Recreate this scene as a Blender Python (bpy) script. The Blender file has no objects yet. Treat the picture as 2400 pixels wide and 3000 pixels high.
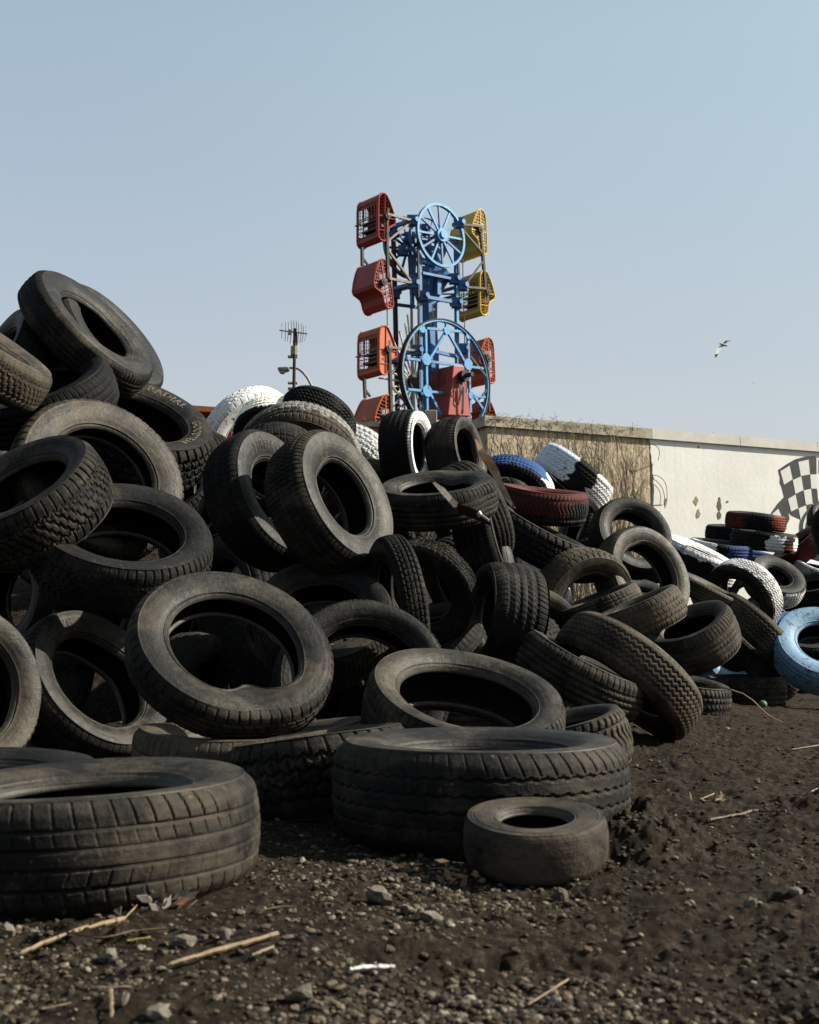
import bpy, math, random
import numpy as np
from mathutils import Vector, Matrix
random.seed(7); RNG = np.random.default_rng(7)
S = bpy.context.scene
COL = S.collection
# ---------------------------------------------------------------- camera
F = 3430.0; CX, CY = 1200.0, 1500.0; HOR = 1874.0; CAMZ = 0.45
PITCH = math.atan((HOR-CY)/F)
cd = bpy.data.cameras.new('camera'); cam = bpy.data.objects.new('camera', cd); COL.objects.link(cam)
cam.location = (0, 0, CAMZ); cam.rotation_euler = (math.pi/2+PITCH, 0, 0)
cd.sensor_fit = 'VERTICAL'; cd.sensor_height = 70.0; cd.lens = 70.0*F/3000.0
cd.clip_start = 0.05; cd.clip_end = 3000
cd.dof.use_dof = True; cd.dof.focus_distance = 6.5; cd.dof.aperture_fstop = 18.0
S.camera = cam
# ---------------------------------------------------------------- light
SUN_AZ = math.radians(-5)      # from +X (right) towards the camera
SUN_EL = math.radians(36)
sd = Vector((math.cos(SUN_EL)*math.cos(SUN_AZ), -math.cos(SUN_EL)*math.sin(SUN_AZ), math.sin(SUN_EL)))
sl = bpy.data.lights.new('sun', 'SUN'); sl.energy = 5.0; sl.angle = math.radians(0.5); sl.color = (1.0, 0.94, 0.82)
so = bpy.data.objects.new('sun', sl); COL.objects.link(so); so.location = (20, -5, 20)
so.rotation_euler = sd.to_track_quat('Z', 'Y').to_euler()
W_ = bpy.data.worlds.new('World'); S.world = W_; W_.use_nodes = True
nt = W_.node_tree; bg = nt.nodes['Background']
sky = nt.nodes.new('ShaderNodeTexSky'); sky.sky_type = 'NISHITA'; sky.sun_disc = False
sky.sun_elevation = SUN_EL; sky.sun_rotation = math.atan2(sd.x, sd.y)
sky.air_density = 1.0; sky.dust_density = 2.0; sky.ozone_density = 1.0; sky.altitude = 0
hs = nt.nodes.new('ShaderNodeHueSaturation'); hs.inputs['Saturation'].default_value = 0.62
# spring haze: the air whitens towards the horizon (depends on the direction's height only)
tcw = nt.nodes.new('ShaderNodeTexCoord'); sxw = nt.nodes.new('ShaderNodeSeparateXYZ'); nt.links.new(tcw.outputs['Generated'], sxw.inputs[0])
rw = nt.nodes.new('ShaderNodeValToRGB'); nt.links.new(sxw.outputs[2], rw.inputs[0]); ew = rw.color_ramp.elements
ew[0].position = 0.0; ew[0].color = (0.83, 0.725, 0.66, 1); ew[1].position = 1.0; ew[1].color = (0.96, 1.04, 0.94, 1)
for p_, c_ in ((0.225, (0.875, 0.83, 0.76, 1)), (0.47, (0.97, 1.05, 0.95, 1))): x_ = ew.new(p_); x_.color = c_
mw = nt.nodes.new('ShaderNodeMix'); mw.data_type = 'RGBA'; mw.blend_type = 'MULTIPLY'; mw.inputs[0].default_value = 1.0
nt.links.new(sky.outputs[0], hs.inputs['Color']); nt.links.new(hs.outputs[0], mw.inputs[6]); nt.links.new(rw.outputs[0], mw.inputs[7]); 
# tint ramp: dims the sky colour on the sun's side to even it out
rx = nt.nodes.new('ShaderNodeValToRGB'); mx = nt.nodes.new('ShaderNodeMath'); mx.operation = 'MULTIPLY_ADD'; mx.inputs[1].default_value = 0.5; mx.inputs[2].default_value = 0.5
nt.links.new(sxw.outputs[0], mx.inputs[0]); nt.links.new(mx.outputs[0], rx.inputs[0]); ex = rx.color_ramp.elements
ex[0].position = 0.33; ex[0].color = (1.02, 1.02, 1.05, 1); ex[1].position = 0.67; ex[1].color = (0.80, 0.83, 0.84, 1); x_ = ex.new(0.5); x_.color = (1.0, 1.0, 1.0, 1)
mz = nt.nodes.new('ShaderNodeMix'); mz.data_type = 'RGBA'; mz.blend_type = 'MULTIPLY'; mz.inputs[0].default_value = 1.0
nt.links.new(mw.outputs[2], mz.inputs[6]); nt.links.new(rx.outputs[0], mz.inputs[7]); nt.links.new(mz.outputs[2], bg.inputs[0]); bg.inputs[1].default_value = 0.0765
S.view_settings.view_transform = 'Standard'; S.view_settings.look = 'None'; S.view_settings.exposure = 1.43; S.view_settings.gamma = 1
# ---------------------------------------------------------------- projection helpers
CR = Vector((1, 0, 0)); CF = Vector((0, math.cos(PITCH), math.sin(PITCH))); CU = Vector((0, -math.sin(PITCH), math.cos(PITCH)))
C0 = Vector((0, 0, CAMZ))
def ray(px, py): return CF + CR*((px-CX)/F) + CU*((CY-py)/F)
def at(px, py, d): return C0 + ray(px, py)*d
def on_plane(px, py, p0, n):
    r = ray(px, py); return C0 + r*((p0-C0).dot(n)/r.dot(n))
def on_ground(px, py, z=0.0):
    r = ray(px, py); return C0 + r*((z-CAMZ)/r.z)
# ---------------------------------------------------------------- object helpers
def tag(o, label=None, cat=None, group=None, kind=None):
    if label: o['label'] = label
    if cat: o['category'] = cat
    if group: o['group'] = group
    if kind: o['kind'] = kind
    return o
def empty(name, loc=(0, 0, 0), mat=None):
    o = bpy.data.objects.new(name, None); COL.objects.link(o); o.empty_display_size = 0.2
    if mat is not None: o.matrix_world = mat
    else: o.location = loc
    return o
def link(name, me, mat=None, parent=None):
    o = bpy.data.objects.new(name, me); COL.objects.link(o)
    if mat is not None: me.materials.append(mat)
    if parent is not None: o.parent = parent
    return o
def np_mesh(name, V, Q, smooth=True, tri=False, col=None):
    V = np.asarray(V, dtype=np.float32).reshape(-1, 3); Q = np.asarray(Q, dtype=np.int32); k = Q.shape[1]
    me = bpy.data.meshes.new(name)
    me.vertices.add(len(V)); me.vertices.foreach_set('co', V.ravel())
    me.loops.add(Q.size); me.loops.foreach_set('vertex_index', Q.ravel())
    me.polygons.add(len(Q)); me.polygons.foreach_set('loop_start', np.arange(len(Q), dtype=np.int32)*k)
    me.polygons.foreach_set('loop_total', np.full(len(Q), k, dtype=np.int32))
    me.polygons.foreach_set('use_smooth', np.full(len(Q), bool(smooth)))
    if col is not None:
        ca = me.attributes.new('paint', 'FLOAT_COLOR', 'POINT'); ca.data.foreach_set('color', np.asarray(col, dtype=np.float32).ravel())
    me.update(); me.validate()
    return me
class MB:
    """collects simple solids into one mesh"""
    def __init__(s): s.v = []; s.f = []
    def add(s, vs, fs):
        b = len(s.v); s.v += [tuple(v) for v in vs]; s.f += [tuple(i+b for i in f) for f in fs]; return s
    def box(s, c, hx, hy, hz, M=None):
        vs = [Vector((x*hx, y*hy, z*hz)) for x in (-1, 1) for y in (-1, 1) for z in (-1, 1)]
        if M is not None: vs = [M @ v for v in vs]
        vs = [v+Vector(c) for v in vs]
        return s.add(vs, [(0, 1, 3, 2), (4, 6, 7, 5), (0, 4, 5, 1), (2, 3, 7, 6), (0, 2, 6, 4), (1, 5, 7, 3)])
    def bar(s, p, q, r, n=8, r2=None, sq=None):
        p = Vector(p); q = Vector(q); d = (q-p)
        if d.length < 1e-6: return s
        d.normalize(); r2 = r if r2 is None else r2
        u = d.cross(Vector((0, 0, 1)));
        if u.length < 1e-3: u = Vector((0.66, -0.75, 0))
        u.normalize(); w = d.cross(u)
        if sq: n = 4
        o = math.pi/4 if n == 4 else 0
        vs = []
        for c, rr in ((p, r), (q, r2)):
            for i in range(n):
                a = 2*math.pi*i/n+o; vs.append(c+(u*math.cos(a)+w*math.sin(a))*rr)
        fs = [(i, (i+1) % n, n+(i+1) % n, n+i) for i in range(n)]+[tuple(range(n-1, -1, -1)), tuple(range(n, 2*n))]
        return s.add(vs, fs)
    def tube(s, pts, r, n=6):
        pts = [Vector(p) for p in pts]; m = len(pts); rs = r if isinstance(r, (list, tuple)) else [r]*m
        vs = []; pu = None
        for i, p in enumerate(pts):
            d = (pts[min(i+1, m-1)]-pts[max(i-1, 0)]).normalized()
            if pu is None:
                u = d.cross(Vector((0, 0, 1)))
                if u.length < 1e-3: u = d.cross(Vector((0, 1, 0)))
            else: u = pu-d*pu.dot(d)
            u.normalize(); pu = u; w = d.cross(u)
            for k in range(n):
                a = 2*math.pi*k/n; vs.append(p+(u*math.cos(a)+w*math.sin(a))*rs[i])
        fs = [(i*n+k, i*n+(k+1) % n, (i+1)*n+(k+1) % n, (i+1)*n+k) for i in range(m-1) for k in range(n)]
        fs += [tuple(range(n-1, -1, -1)), tuple(range((m-1)*n, m*n))]
        return s.add(vs, fs)
    def ring(s, c, ax1, ax2, ax3, R, t, w, n=56):
        """flat wheel rim: radius R, radial thickness t, axial half width w"""
        c = Vector(c); vs = []
        for i in range(n):
            a = 2*math.pi*i/n; d = ax1*math.cos(a)+ax2*math.sin(a)
            for rr, zz in ((R, -w), (R, w), (R-t, w), (R-t, -w)): vs.append(c+d*rr+ax3*zz)
        fs = [(i*4+k, i*4+(k+1) % 4, ((i+1) % n)*4+(k+1) % 4, ((i+1) % n)*4+k) for i in range(n) for k in range(4)]
        return s.add(vs, fs)
    def prism(s, poly, off):
        """poly: list of Vector (planar), extruded by off"""
        n = len(poly); off = Vector(off); vs = [Vector(p) for p in poly]+[Vector(p)+off for p in poly]
        return s.add(vs, [tuple(range(n)), tuple(range(2*n-1, n-1, -1))]+[(i, n+i, n+(i+1) % n, (i+1) % n) for i in range(n)])
    def build(s, name, mat, parent=None, smooth=False, bevel=0):
        me = bpy.data.meshes.new(name); me.from_pydata(s.v, [], s.f); me.update()
        if smooth: me.polygons.foreach_set('use_smooth', [True]*len(me.polygons))
        o = link(name, me, mat, parent)
        import bmesh
        bm = bmesh.new(); bm.from_mesh(me); bmesh.ops.recalc_face_normals(bm, faces=bm.faces); bm.to_mesh(me); bm.free()
        if bevel:
            b = o.modifiers.new('bevel', 'BEVEL'); b.width = bevel; b.segments = 2; b.limit_method = 'ANGLE'
        return o
# ---------------------------------------------------------------- materials
def nodes(m): m.use_nodes = True; return m.node_tree, m.node_tree.nodes, m.node_tree.links
def N(t, ty, **k):
    n = t.nodes.new(ty)
    for a, b in k.items():
        if a.startswith('_'): setattr(n, a[1:], b)
        else: n.inputs[a.replace('_', ' ')].default_value = b
    return n
def ramp(t, src, stops):
    r = t.nodes.new('ShaderNodeValToRGB'); t.links.new(src, r.inputs[0]); e = r.color_ramp.elements
    while len(e) > 1: e.remove(e[-1])
    e[0].position = stops[0][0]; e[0].color = (*stops[0][1], 1) if isinstance(stops[0][1], tuple) else (stops[0][1],)*3+(1,)
    for p, c in stops[1:]:
        x = e.new(p); x.color = (*c, 1) if isinstance(c, tuple) else (c, c, c, 1)
    return r
def mixc(t, fac, a, b):
    m = t.nodes.new('ShaderNodeMix'); m.data_type = 'RGBA'
    for v, i in ((fac, 0), (a, 6), (b, 7)):
        if hasattr(v, 'node'): t.links.new(v, m.inputs[i])
        elif isinstance(v, (int, float)): m.inputs[i].default_value = v
        else: m.inputs[i].default_value = (*v, 1)
    return m.outputs[2]
def mth(t, op, a, b=None, clamp=False):
    m = t.nodes.new('ShaderNodeMath'); m.operation = op; m.use_clamp = clamp
    for v, i in ((a, 0), (b, 1)):
        if v is None: continue
        if hasattr(v, 'node'): t.links.new(v, m.inputs[i])
        else: m.inputs[i].default_value = v
    return m.outputs[0]
def simple(name, col, rough=0.6, metal=0.0, var=0.25, scale=8.0, bump=0.15, rust=0.0, rcol=(0.055, 0.024, 0.012), bs=60.0):
    m = bpy.data.materials.new(name); t, n, l = nodes(m); b = n['Principled BSDF']
    tc = n.new('ShaderNodeTexCoord'); no = N(t, 'ShaderNodeTexNoise', Scale=scale, Detail=6.0, Roughness=0.65); l.new(tc.outputs['Object'], no.inputs['Vector'])
    c0 = tuple(x*(1-var) for x in col); c1 = tuple(min(1, x*(1+var)) for x in col)
    r = ramp(t, no.outputs[0], [(0.3, c0), (0.7, c1)]); out = r.outputs[0]
    if rust:
        n2 = N(t, 'ShaderNodeTexNoise', Scale=scale*2.3, Detail=8.0, Roughness=0.7); l.new(tc.outputs['Object'], n2.inputs['Vector'])
        r2 = ramp(t, n2.outputs[0], [(0.62-rust*0.3, 0.0), (0.68-rust*0.3, 1.0)]); out = mixc(t, r2.outputs[0], out, rcol)
    l.new(out, b.inputs['Base Color']); b.inputs['Roughness'].default_value = rough; b.inputs['Metallic'].default_value = metal; b.inputs['Specular IOR Level'].default_value = 0.2
    n3 = N(t, 'ShaderNodeTexNoise', Scale=bs, Detail=4.0); l.new(tc.outputs['Object'], n3.inputs['Vector'])
    bu = n.new('ShaderNodeBump'); bu.inputs['Strength'].default_value = bump; bu.inputs['Distance'].default_value = 0.01
    l.new(n3.outputs[0], bu.inputs['Height']); l.new(bu.outputs[0], b.inputs['Normal'])
    return m
def rubber(name, rough=0.62, bumpk=1.0, spec=0.13):
    m = bpy.data.materials.new(name); t, n, l = nodes(m); b = n['Principled BSDF']
    tc = n.new('ShaderNodeTexCoord'); oi = n.new('ShaderNodeObjectInfo'); sp = n.new('ShaderNodeSeparateColor'); l.new(oi.outputs['Color'], sp.inputs[0])
    mp = n.new('ShaderNodeVectorMath'); mp.operation = 'ADD'; l.new(tc.outputs['Object'], mp.inputs[0])
    sc = n.new('ShaderNodeVectorMath'); sc.operation = 'SCALE'; sc.inputs[0].default_value = (37, 61, 83); l.new(sp.outputs[1], sc.inputs['Scale']); l.new(sc.outputs[0], mp.inputs[1])
    P = mp.outputs[0]
    nA = N(t, 'ShaderNodeTexNoise', Scale=5.0, Detail=8.0, Roughness=0.68, Distortion=0.6); l.new(P, nA.inputs['Vector'])
    nB = N(t, 'ShaderNodeTexNoise', Scale=26.0, Detail=8.0, Roughness=0.75); l.new(P, nB.inputs['Vector'])
    # streaky scuffs that follow the circumference: noise on (radius, axis, angle)
    sx = n.new('ShaderNodeSeparateXYZ'); l.new(tc.outputs['Object'], sx.inputs[0])
    rr = mth(t, 'SQRT', mth(t, 'ADD', mth(t, 'MULTIPLY', sx.outputs[0], sx.outputs[0]), mth(t, 'MULTIPLY', sx.outputs[1], sx.outputs[1])))
    ang = mth(t, 'ARCTAN2', sx.outputs[1], sx.outputs[0])
    cb = n.new('ShaderNodeCombineXYZ'); l.new(mth(t, 'MULTIPLY', rr, 60.0), cb.inputs[0]); l.new(mth(t, 'MULTIPLY', sx.outputs[2], 60.0), cb.inputs[1]); l.new(mth(t, 'ADD', mth(t, 'MULTIPLY', ang, 2.0), mth(t, 'MULTIPLY', sp.outputs[1], 50.0)), cb.inputs[2])
    nC = N(t, 'ShaderNodeTexNoise', Scale=1.0, Detail=5.0, Roughness=0.6); l.new(cb.outputs[0], nC.inputs['Vector'])
    k = mth(t, 'ADD', mth(t, 'MULTIPLY', nA.outputs[0], 0.62), mth(t, 'ADD', mth(t, 'MULTIPLY', nB.outputs[0], 0.20), mth(t, 'MULTIPLY', nC.outputs[0], 0.18)))
    k = mth(t, 'ADD', k, mth(t, 'MULTIPLY', mth(t, 'SUBTRACT', sp.outputs[0], 0.5), 0.42))
    blk = (0.0024, 0.0025, 0.0028); mid = (0.0092, 0.0088, 0.0082); dst = (0.086, 0.068, 0.047)
    r = ramp(t, k, [(0.34, blk), (0.50, mid), (0.62, (0.036, 0.0300, 0.0225)), (0.82, dst)])
    out = r.outputs[0]
    # thin pale scratches / mud specks
    nD = N(t, 'ShaderNodeTexNoise', Scale=70.0, Detail=3.0, Roughness=0.6); l.new(P, nD.inputs['Vector'])
    nE = N(t, 'ShaderNodeTexNoise', Scale=7.0, Detail=3.0); l.new(P, nE.inputs['Vector'])
    spk = mth(t, 'MULTIPLY', ramp(t, nD.outputs[0], [(0.60, 0.0), (0.72, 1.0)]).outputs[0], ramp(t, nE.outputs[0], [(0.52, 0.0), (0.62, 1.0)]).outputs[0])
    spk = mth(t, 'MULTIPLY', spk, mth(t, 'ADD', mth(t, 'MULTIPLY', sp.outputs[0], 0.6), 0.12), True)
    out = mixc(t, spk, out, (0.12, 0.096, 0.066))
    # paint from mesh attribute, worn off by noise
    pa = n.new('ShaderNodeAttribute'); pa.attribute_name = 'paint'
    wr = ramp(t, mth(t, 'ADD', mth(t, 'MULTIPLY', nB.outputs[0], 0.7), mth(t, 'MULTIPLY', nA.outputs[0], 0.3)), [(0.385, 0.0), (0.475, 1.0)])
    pf = mth(t, 'MULTIPLY', pa.outputs['Alpha'], wr.outputs[0], True)
    out = mixc(t, pf, out, pa.outputs['Color'])
    l.new(out, b.inputs['Base Color'])
    rg = ramp(t, nB.outputs[0], [(0.3, rough-0.12), (0.7, rough+0.16)]); l.new(rg.outputs[0], b.inputs['Roughness'])
    b.inputs['Specular IOR Level'].default_value = spec
    bu = n.new('ShaderNodeBump'); bu.inputs['Strength'].default_value = 0.5*bumpk; bu.inputs['Distance'].default_value = 0.004
    hb = mth(t, 'ADD', mth(t, 'MULTIPLY', nC.outputs[0], 0.8), mth(t, 'ADD', nD.outputs[0], mth(t, 'MULTIPLY', nB.outputs[0], 0.8)))
    l.new(hb, bu.inputs['Height']); l.new(bu.outputs[0], b.inputs['Normal'])
    return m
M_SIDE = rubber('rubber_sidewall', 0.54); M_TREAD = rubber('rubber_tread', 0.70, 1.3, 0.07); M_LINER = rubber('rubber_liner', 0.6, 0.6, 0.06)
M_BEAD = simple('rubber_bead', (0.028, 0.025, 0.020), 0.6, var=0.4, scale=30)
# ---------------------------------------------------------------- tyre geometry
def catmull(P, n):
    P = np.array(P, float); L = len(P); out = []
    seg = np.linspace(0, L-1, n); seg[-1] = L-1-1e-9
    for s in seg:
        i = int(s); u = s-i; p0 = P[max(i-1, 0)]; p1 = P[i]; p2 = P[min(i+1, L-1)]; p3 = P[min(i+2, L-1)]
        out.append(0.5*((2*p1)+(-p0+p2)*u+(2*p0-5*p1+4*p2-p3)*u*u+(-p0+3*p1-3*p2+p3)*u**3))
    return np.array(out)
def groove(d, w, e): return np.clip(1-(np.abs(d)-w)/e, 0, 1)
def tri(x): return 2*np.abs(x-np.floor(x+0.5))
def fr(x): return x-np.floor(x+0.5)        # -.5 .. .5
def pattern(kind, U, V, eu, ev):
    """U in pitches round the tyre, V -1.2..1.2 across; returns groove depth 0..1. eu, ev: cell sizes"""
    g = np.zeros_like(U); A = np.abs(V); sg = np.sign(V)
    def L(v0, w=0.028, amp=0.0, ph=0.0, fq=1.0):
        return groove(V-v0-amp*(tri(U*fq+ph)-0.5), w*0.45, ev*1.15)
    def X(ph, w, v0, v1, skew=0.0, fq=1.0):
        return groove(fr(U*fq+ph+skew*V)/fq, w*0.4, eu*1.1)*((V > v0) & (V < v1))
    if kind == 'rib':        # straight grooves, slanted side sipes
        for v in (-0.62, -0.2, 0.22, 0.62): g = np.maximum(g, L(v, 0.035))
        g = np.maximum(g, 0.7*X(0, 0.07, 0.66, 1.25, 0.5)); g = np.maximum(g, 0.7*X(0.3, 0.07, -1.25, -0.66, 0.5))
        g = np.maximum(g, 0.55*X(0.1, 0.05, 0.24, 0.60, 0.6)); g = np.maximum(g, 0.55*X(0.5, 0.05, -0.60, -0.22, -0.6))
    elif kind == 'ribz':     # ribs with small saw tooth edges
        for i, v in enumerate((-0.60, -0.2, 0.2, 0.60)): g = np.maximum(g, L(v, 0.03, 0.07, i*0.25))
        g = np.maximum(g, 0.6*X(0, 0.06, 0.68, 1.22, 0.9)); g = np.maximum(g, 0.6*X(0.3, 0.06, -1.22, -0.68, -0.9))
    elif kind == 'zig':
        for i, v in enumerate((-0.66, -0.33, 0.0, 0.33, 0.66)): g = np.maximum(g, L(v, 0.035, 0.15, (i % 2)*0.0))
        g = np.maximum(g, 0.5*X(0, 0.09, 0.95, 1.25)); g = np.maximum(g, 0.5*X(0, 0.09, -1.25, -0.95))
    elif kind == 'block':
        for v in (-0.66, -0.24, 0.24, 0.66): g = np.maximum(g, L(v, 0.03, 0.03))
        g = np.maximum(g, X(0, 0.06, -0.24, 0.24, 0.9)); g = np.maximum(g, X(0.3, 0.06, 0.24, 0.66, -0.7)); g = np.maximum(g, X(0.6, 0.06, -0.66, -0.24, -0.7))
        g = np.maximum(g, X(0.1, 0.07, 0.66, 1.25, 0.3)); g = np.maximum(g, X(0.5, 0.07, -1.25, -0.66, 0.3))
    elif kind == 'grid':
        for v in (-0.75, -0.37, 0.0, 0.37, 0.75): g = np.maximum(g, L(v, 0.02))
        g = np.maximum(g, X(0, 0.045, -1.2, 1.2, 0.25))
    elif kind == 'lug':      # chunky hexagonal mud blocks
        rows = [(-1.25, -0.62, 0.0), (-0.62, -0.2, 0.5), (-0.2, 0.22, 0.0), (0.22, 0.64, 0.5), (0.64, 1.25, 0.0)]
        for v in (-0.62, -0.2, 0.22, 0.64): g = np.maximum(g, L(v, 0.045, 0.16, 0.0 if v in (-0.62, 0.22) else 0.5))
        for v0, v1, ph in rows: g = np.maximum(g, X(ph+0.25, 0.10, v0, v1, 0.45))
        g = np.maximum(g, 0.4*X(0.75, 0.035, -0.6, 0.62, -0.5))
    elif kind == 'all':      # small angular all-terrain blocks
        g = np.maximum(g, L(0.55, 0.035, 0.14)); g = np.maximum(g, L(-0.55, 0.035, 0.14, 0.5))
        for v, ph in ((-0.28, 0.2), (0.0, 0.6), (0.28, 0.1)): g = np.maximum(g, groove(V-v-0.03*(tri(U)-0.5), 0.03, ev)*(np.abs(fr(U+ph)) < 0.28))
        for v0, v1, ph in ((-0.55, -0.28, 0.1), (-0.3, 0.0, 0.45), (0.0, 0.3, 0.8), (0.28, 0.55, 0.3)): g = np.maximum(g, X(ph, 0.08, v0, v1, 0.3))
        g = np.maximum(g, X(0.2, 0.08, 0.6, 1.25, -0.2)); g = np.maximum(g, X(0.7, 0.08, -1.25, -0.6, -0.2))
    elif kind == 'bars':     # ribs with dense edge bars
        for v in (-0.68, -0.3, 0.08, 0.46): g = np.maximum(g, L(v, 0.035))
        g = np.maximum(g, 0.8*X(0, 0.08, 0.48, 1.25, 0.15)); g = np.maximum(g, 0.55*X(0.3, 0.05, -0.3, 0.46, 0.8)); g = np.maximum(g, 0.6*X(0.3, 0.06, -1.2, -0.68, 0.3))
    elif kind == 'wave':
        for v in (-0.7, 0.7): g = np.maximum(g, L(v, 0.03))
        g = np.maximum(g, groove(fr(U+0.45*np.sin(V*4.2)), 0.10, eu*1.2)*(A < 1.15))
    elif kind == 'smooth': g = 0.12*L(0.1, 0.05)
    return g
TYRES = []
def tyre(M, R, W, pat='rib', dust=0.5, label='', group=None, apx=150, rb=None, paint=None, bend=0.0, oval=0.0, dents=(), text=None, depth=0.0065, pitches=None, cat='tire', name='tire', spin=0.0):
    """M world matrix (local z = axis of the side that faces the camera)"""
    ar = apx*0.3413
    if not dents and pat != 'smooth': dents = ((random.uniform(0, 360), random.uniform(-0.006, 0.012), 30, 0.6), (random.uniform(0, 360), random.uniform(-0.004, 0.010), 18, 0.3)); bend = bend or random.uniform(-0.03, 0.03); oval = oval or random.uniform(-0.012, 0.012)
    nu = int(min(900, max(200, ar*6.0))); nv = int(min(60, max(22, ar*0.42)))
    if pat == 'smooth': nu = 128; nv = 16
    rb = rb if rb else R*0.60; h = R-rb
    pit = pitches or {'rib': 72, 'ribz': 60, 'zig': 46, 'block': 62, 'grid': 64, 'lug': 40, 'all': 46, 'bars': 70, 'wave': 64, 'smooth': 10}[pat]
    if ar < 60 and not pitches: pit = int(pit*0.8)
    nu = max(nu, int(pit*(10 if ar > 45 else 6))); nu = min(nu, 1000)
    th = np.linspace(0, 2*np.pi, nu, endpoint=False)
    vv = np.linspace(-1.2, 1.2, nv)
    A = np.abs(vv)
    rr = R-0.010*(A/1.0)**2*(W/0.2); sh = np.clip((A-0.86)/0.34, 0, 1); rr = rr-(0.10 if pat != 'smooth' else 0.05)*h*sh**1.7
    zz = vv*0.41*W; zz = np.sign(vv)*np.minimum(np.abs(zz), 0.41*W*1.2); rs = rr[-1]; zs = zz[-1]
    U, V = np.meshgrid(th/(2*np.pi)*pit+spin, vv, indexing='ij')
    g = pattern(pat, U, V, pit/nu, 2.4/nv)
    if pat == 'smooth': Rg0 = None
    wob = 0.0015*np.sin(3*th+R*50)+0.001*np.sin(7*th+W*90)
    wr0 = random.uniform(0, 50); g = g*np.clip(0.72+2.4*fbm(np.cos(T2_ := np.repeat(th[:, None], nv, 1))*1.6+wr0, np.sin(T2_)*1.6+vv[None, :]*0.7+wr0, 1.0, 3), 0.35, 1.0)
    Rg = rr[None, :]-g*depth+wob[:, None]
    Zg = np.repeat(zz[None, :], nu, 0)
    def pol(Rm, Zm, T=th):
        c = np.cos(T)[:, None]; s = np.sin(T)[:, None]
        return deform(np.stack([Rm*c, Rm*s, Zm], -1), Rm)
    def deform(P, Rm):
        x, y, z = P[..., 0].copy(), P[..., 1].copy(), P[..., 2].copy()
        T = np.arctan2(y, x); r = np.hypot(x, y); wb = np.clip((R-r)/h, 0, 1)
        for (a, amt, w, tr) in dents:
            d = np.angle(np.exp(1j*(T-math.radians(a)))); f = np.exp(-(d/math.radians(w))**2)
            r = r-amt*f*(tr+(1-tr)*wb**0.8)
            z = z-amt*0.5*f*wb
        x = r*np.cos(T)*(1+oval); y = r*np.sin(T)*(1-oval)
        z = z+bend*(x*x-y*y)/R
        return np.stack([x, y, z], -1)
    def quads(nr, nc):
        i, j = np.meshgrid(np.arange(nr), np.arange(nc-1), indexing='ij'); i2 = (i+1) % nr
        return np.stack([i*nc+j, i2*nc+j, i2*nc+j+1, i*nc+j+1], -1).reshape(-1, 4)
    def pcol(Tm, Vm):
        if paint is None: return np.zeros(Tm.shape+(4,))
        return paint(np.degrees(Tm) % 360, Vm)
    root = empty(name, mat=M)
    color = (dust, random.random(), 0, 1)
    T2, V2 = np.meshgrid(th, vv, indexing='ij')
    me = np_mesh('tread', pol(Rg, Zg), quads(nu, nv), smooth=False, col=pcol(T2, V2))
    o = link('tread', me, M_TREAD, root); o.color = color
    ns = int(min(200, max(72, ar*1.6))); ts = np.linspace(0, 2*np.pi, ns, endpoint=False)
    prof = catmull([(rs, zs), (R-0.24*h, 0.508*W), (R-0.50*h, 0.51*W), (R-0.70*h, 0.475*W), (R-0.84*h, 0.425*W), (R-0.90*h, 0.405*W), (R-0.96*h, 0.37*W), (rb, 0.335*W)], 44)
    if pat == 'smooth': prof = catmull([(rs, zs), (rs-0.012*h/0.07, zs+0.01*W), (R-0.35*h, 0.512*W), (R-0.60*h, 0.500*W), (R-0.80*h, 0.475*W), (R-0.92*h, 0.43*W), (R-0.97*h, 0.38*W), (rb, 0.335*W)], 44)
    tt = np.linspace(0, 1, 44)
    rid = 0.0028*np.exp(-((tt-0.70)/0.018)**2)+0.0020*np.exp(-((tt-0.10)/0.014)**2)+0.0012*np.exp(-((tt-0.20)/0.010)**2)-0.003*np.exp(-((tt-0.775)/0.022)**2)
    for sgn, nm in ((1, 'sidewall'), (-1, 'sidewall')):
        Rs = np.repeat(prof[None, :, 0], ns, 0)+0.0015*np.sin(3*ts+R*50)[:, None]
        Zs = sgn*np.repeat((prof[:, 1]+rid)[None, :], ns, 0)
        cc = pcol(np.repeat(ts[:, None], 44, 1), sgn*(1.3+tt[None, :]*np.ones((ns, 1))))
        me = np_mesh(nm, pol(Rs, Zs, ts), quads(ns, 44) if sgn > 0 else quads(ns, 44)[:, ::-1], col=cc)
        o = link(nm, me, M_SIDE, root); o.color = color
        bp = np.array([(rb, 0.335*W), (rb-0.004, 0.30*W), (rb-0.003, 0.265*W), (rb+0.006, 0.25*W)])
        bz = np.repeat(sgn*bp[None, :, 1], ns, 0); br = np.repeat(bp[None, :, 0], ns, 0)
        me = np_mesh('bead', pol(br, bz, ts), quads(ns, 4) if sgn > 0 else quads(ns, 4)[:, ::-1])
        link('bead', me, M_BEAD, root)
    pin = catmull([(rb+0.006, 0.25*W), (rb+0.25*h, 0.37*W), (R-0.45*h, 0.44*W), (R-0.016-0.06*h, 0.36*W), (R-0.019, 0.18*W), (R-0.018, 0), (R-0.019, -0.18*W), (R-0.016-0.06*h, -0.36*W), (R-0.45*h, -0.44*W), (rb+0.25*h, -0.37*W), (rb+0.006, -0.25*W)], 41)
    me = np_mesh('inner_liner', pol(np.repeat(pin[None, :, 0], ns, 0), np.repeat(pin[None, :, 1], ns, 0), ts), quads(ns, 41)[:, ::-1], col=np.zeros((ns*41, 4)))
    o = link('inner_liner', me, M_LINER, root); o.color = (dust*0.5, random.random(), 0, 1)
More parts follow.
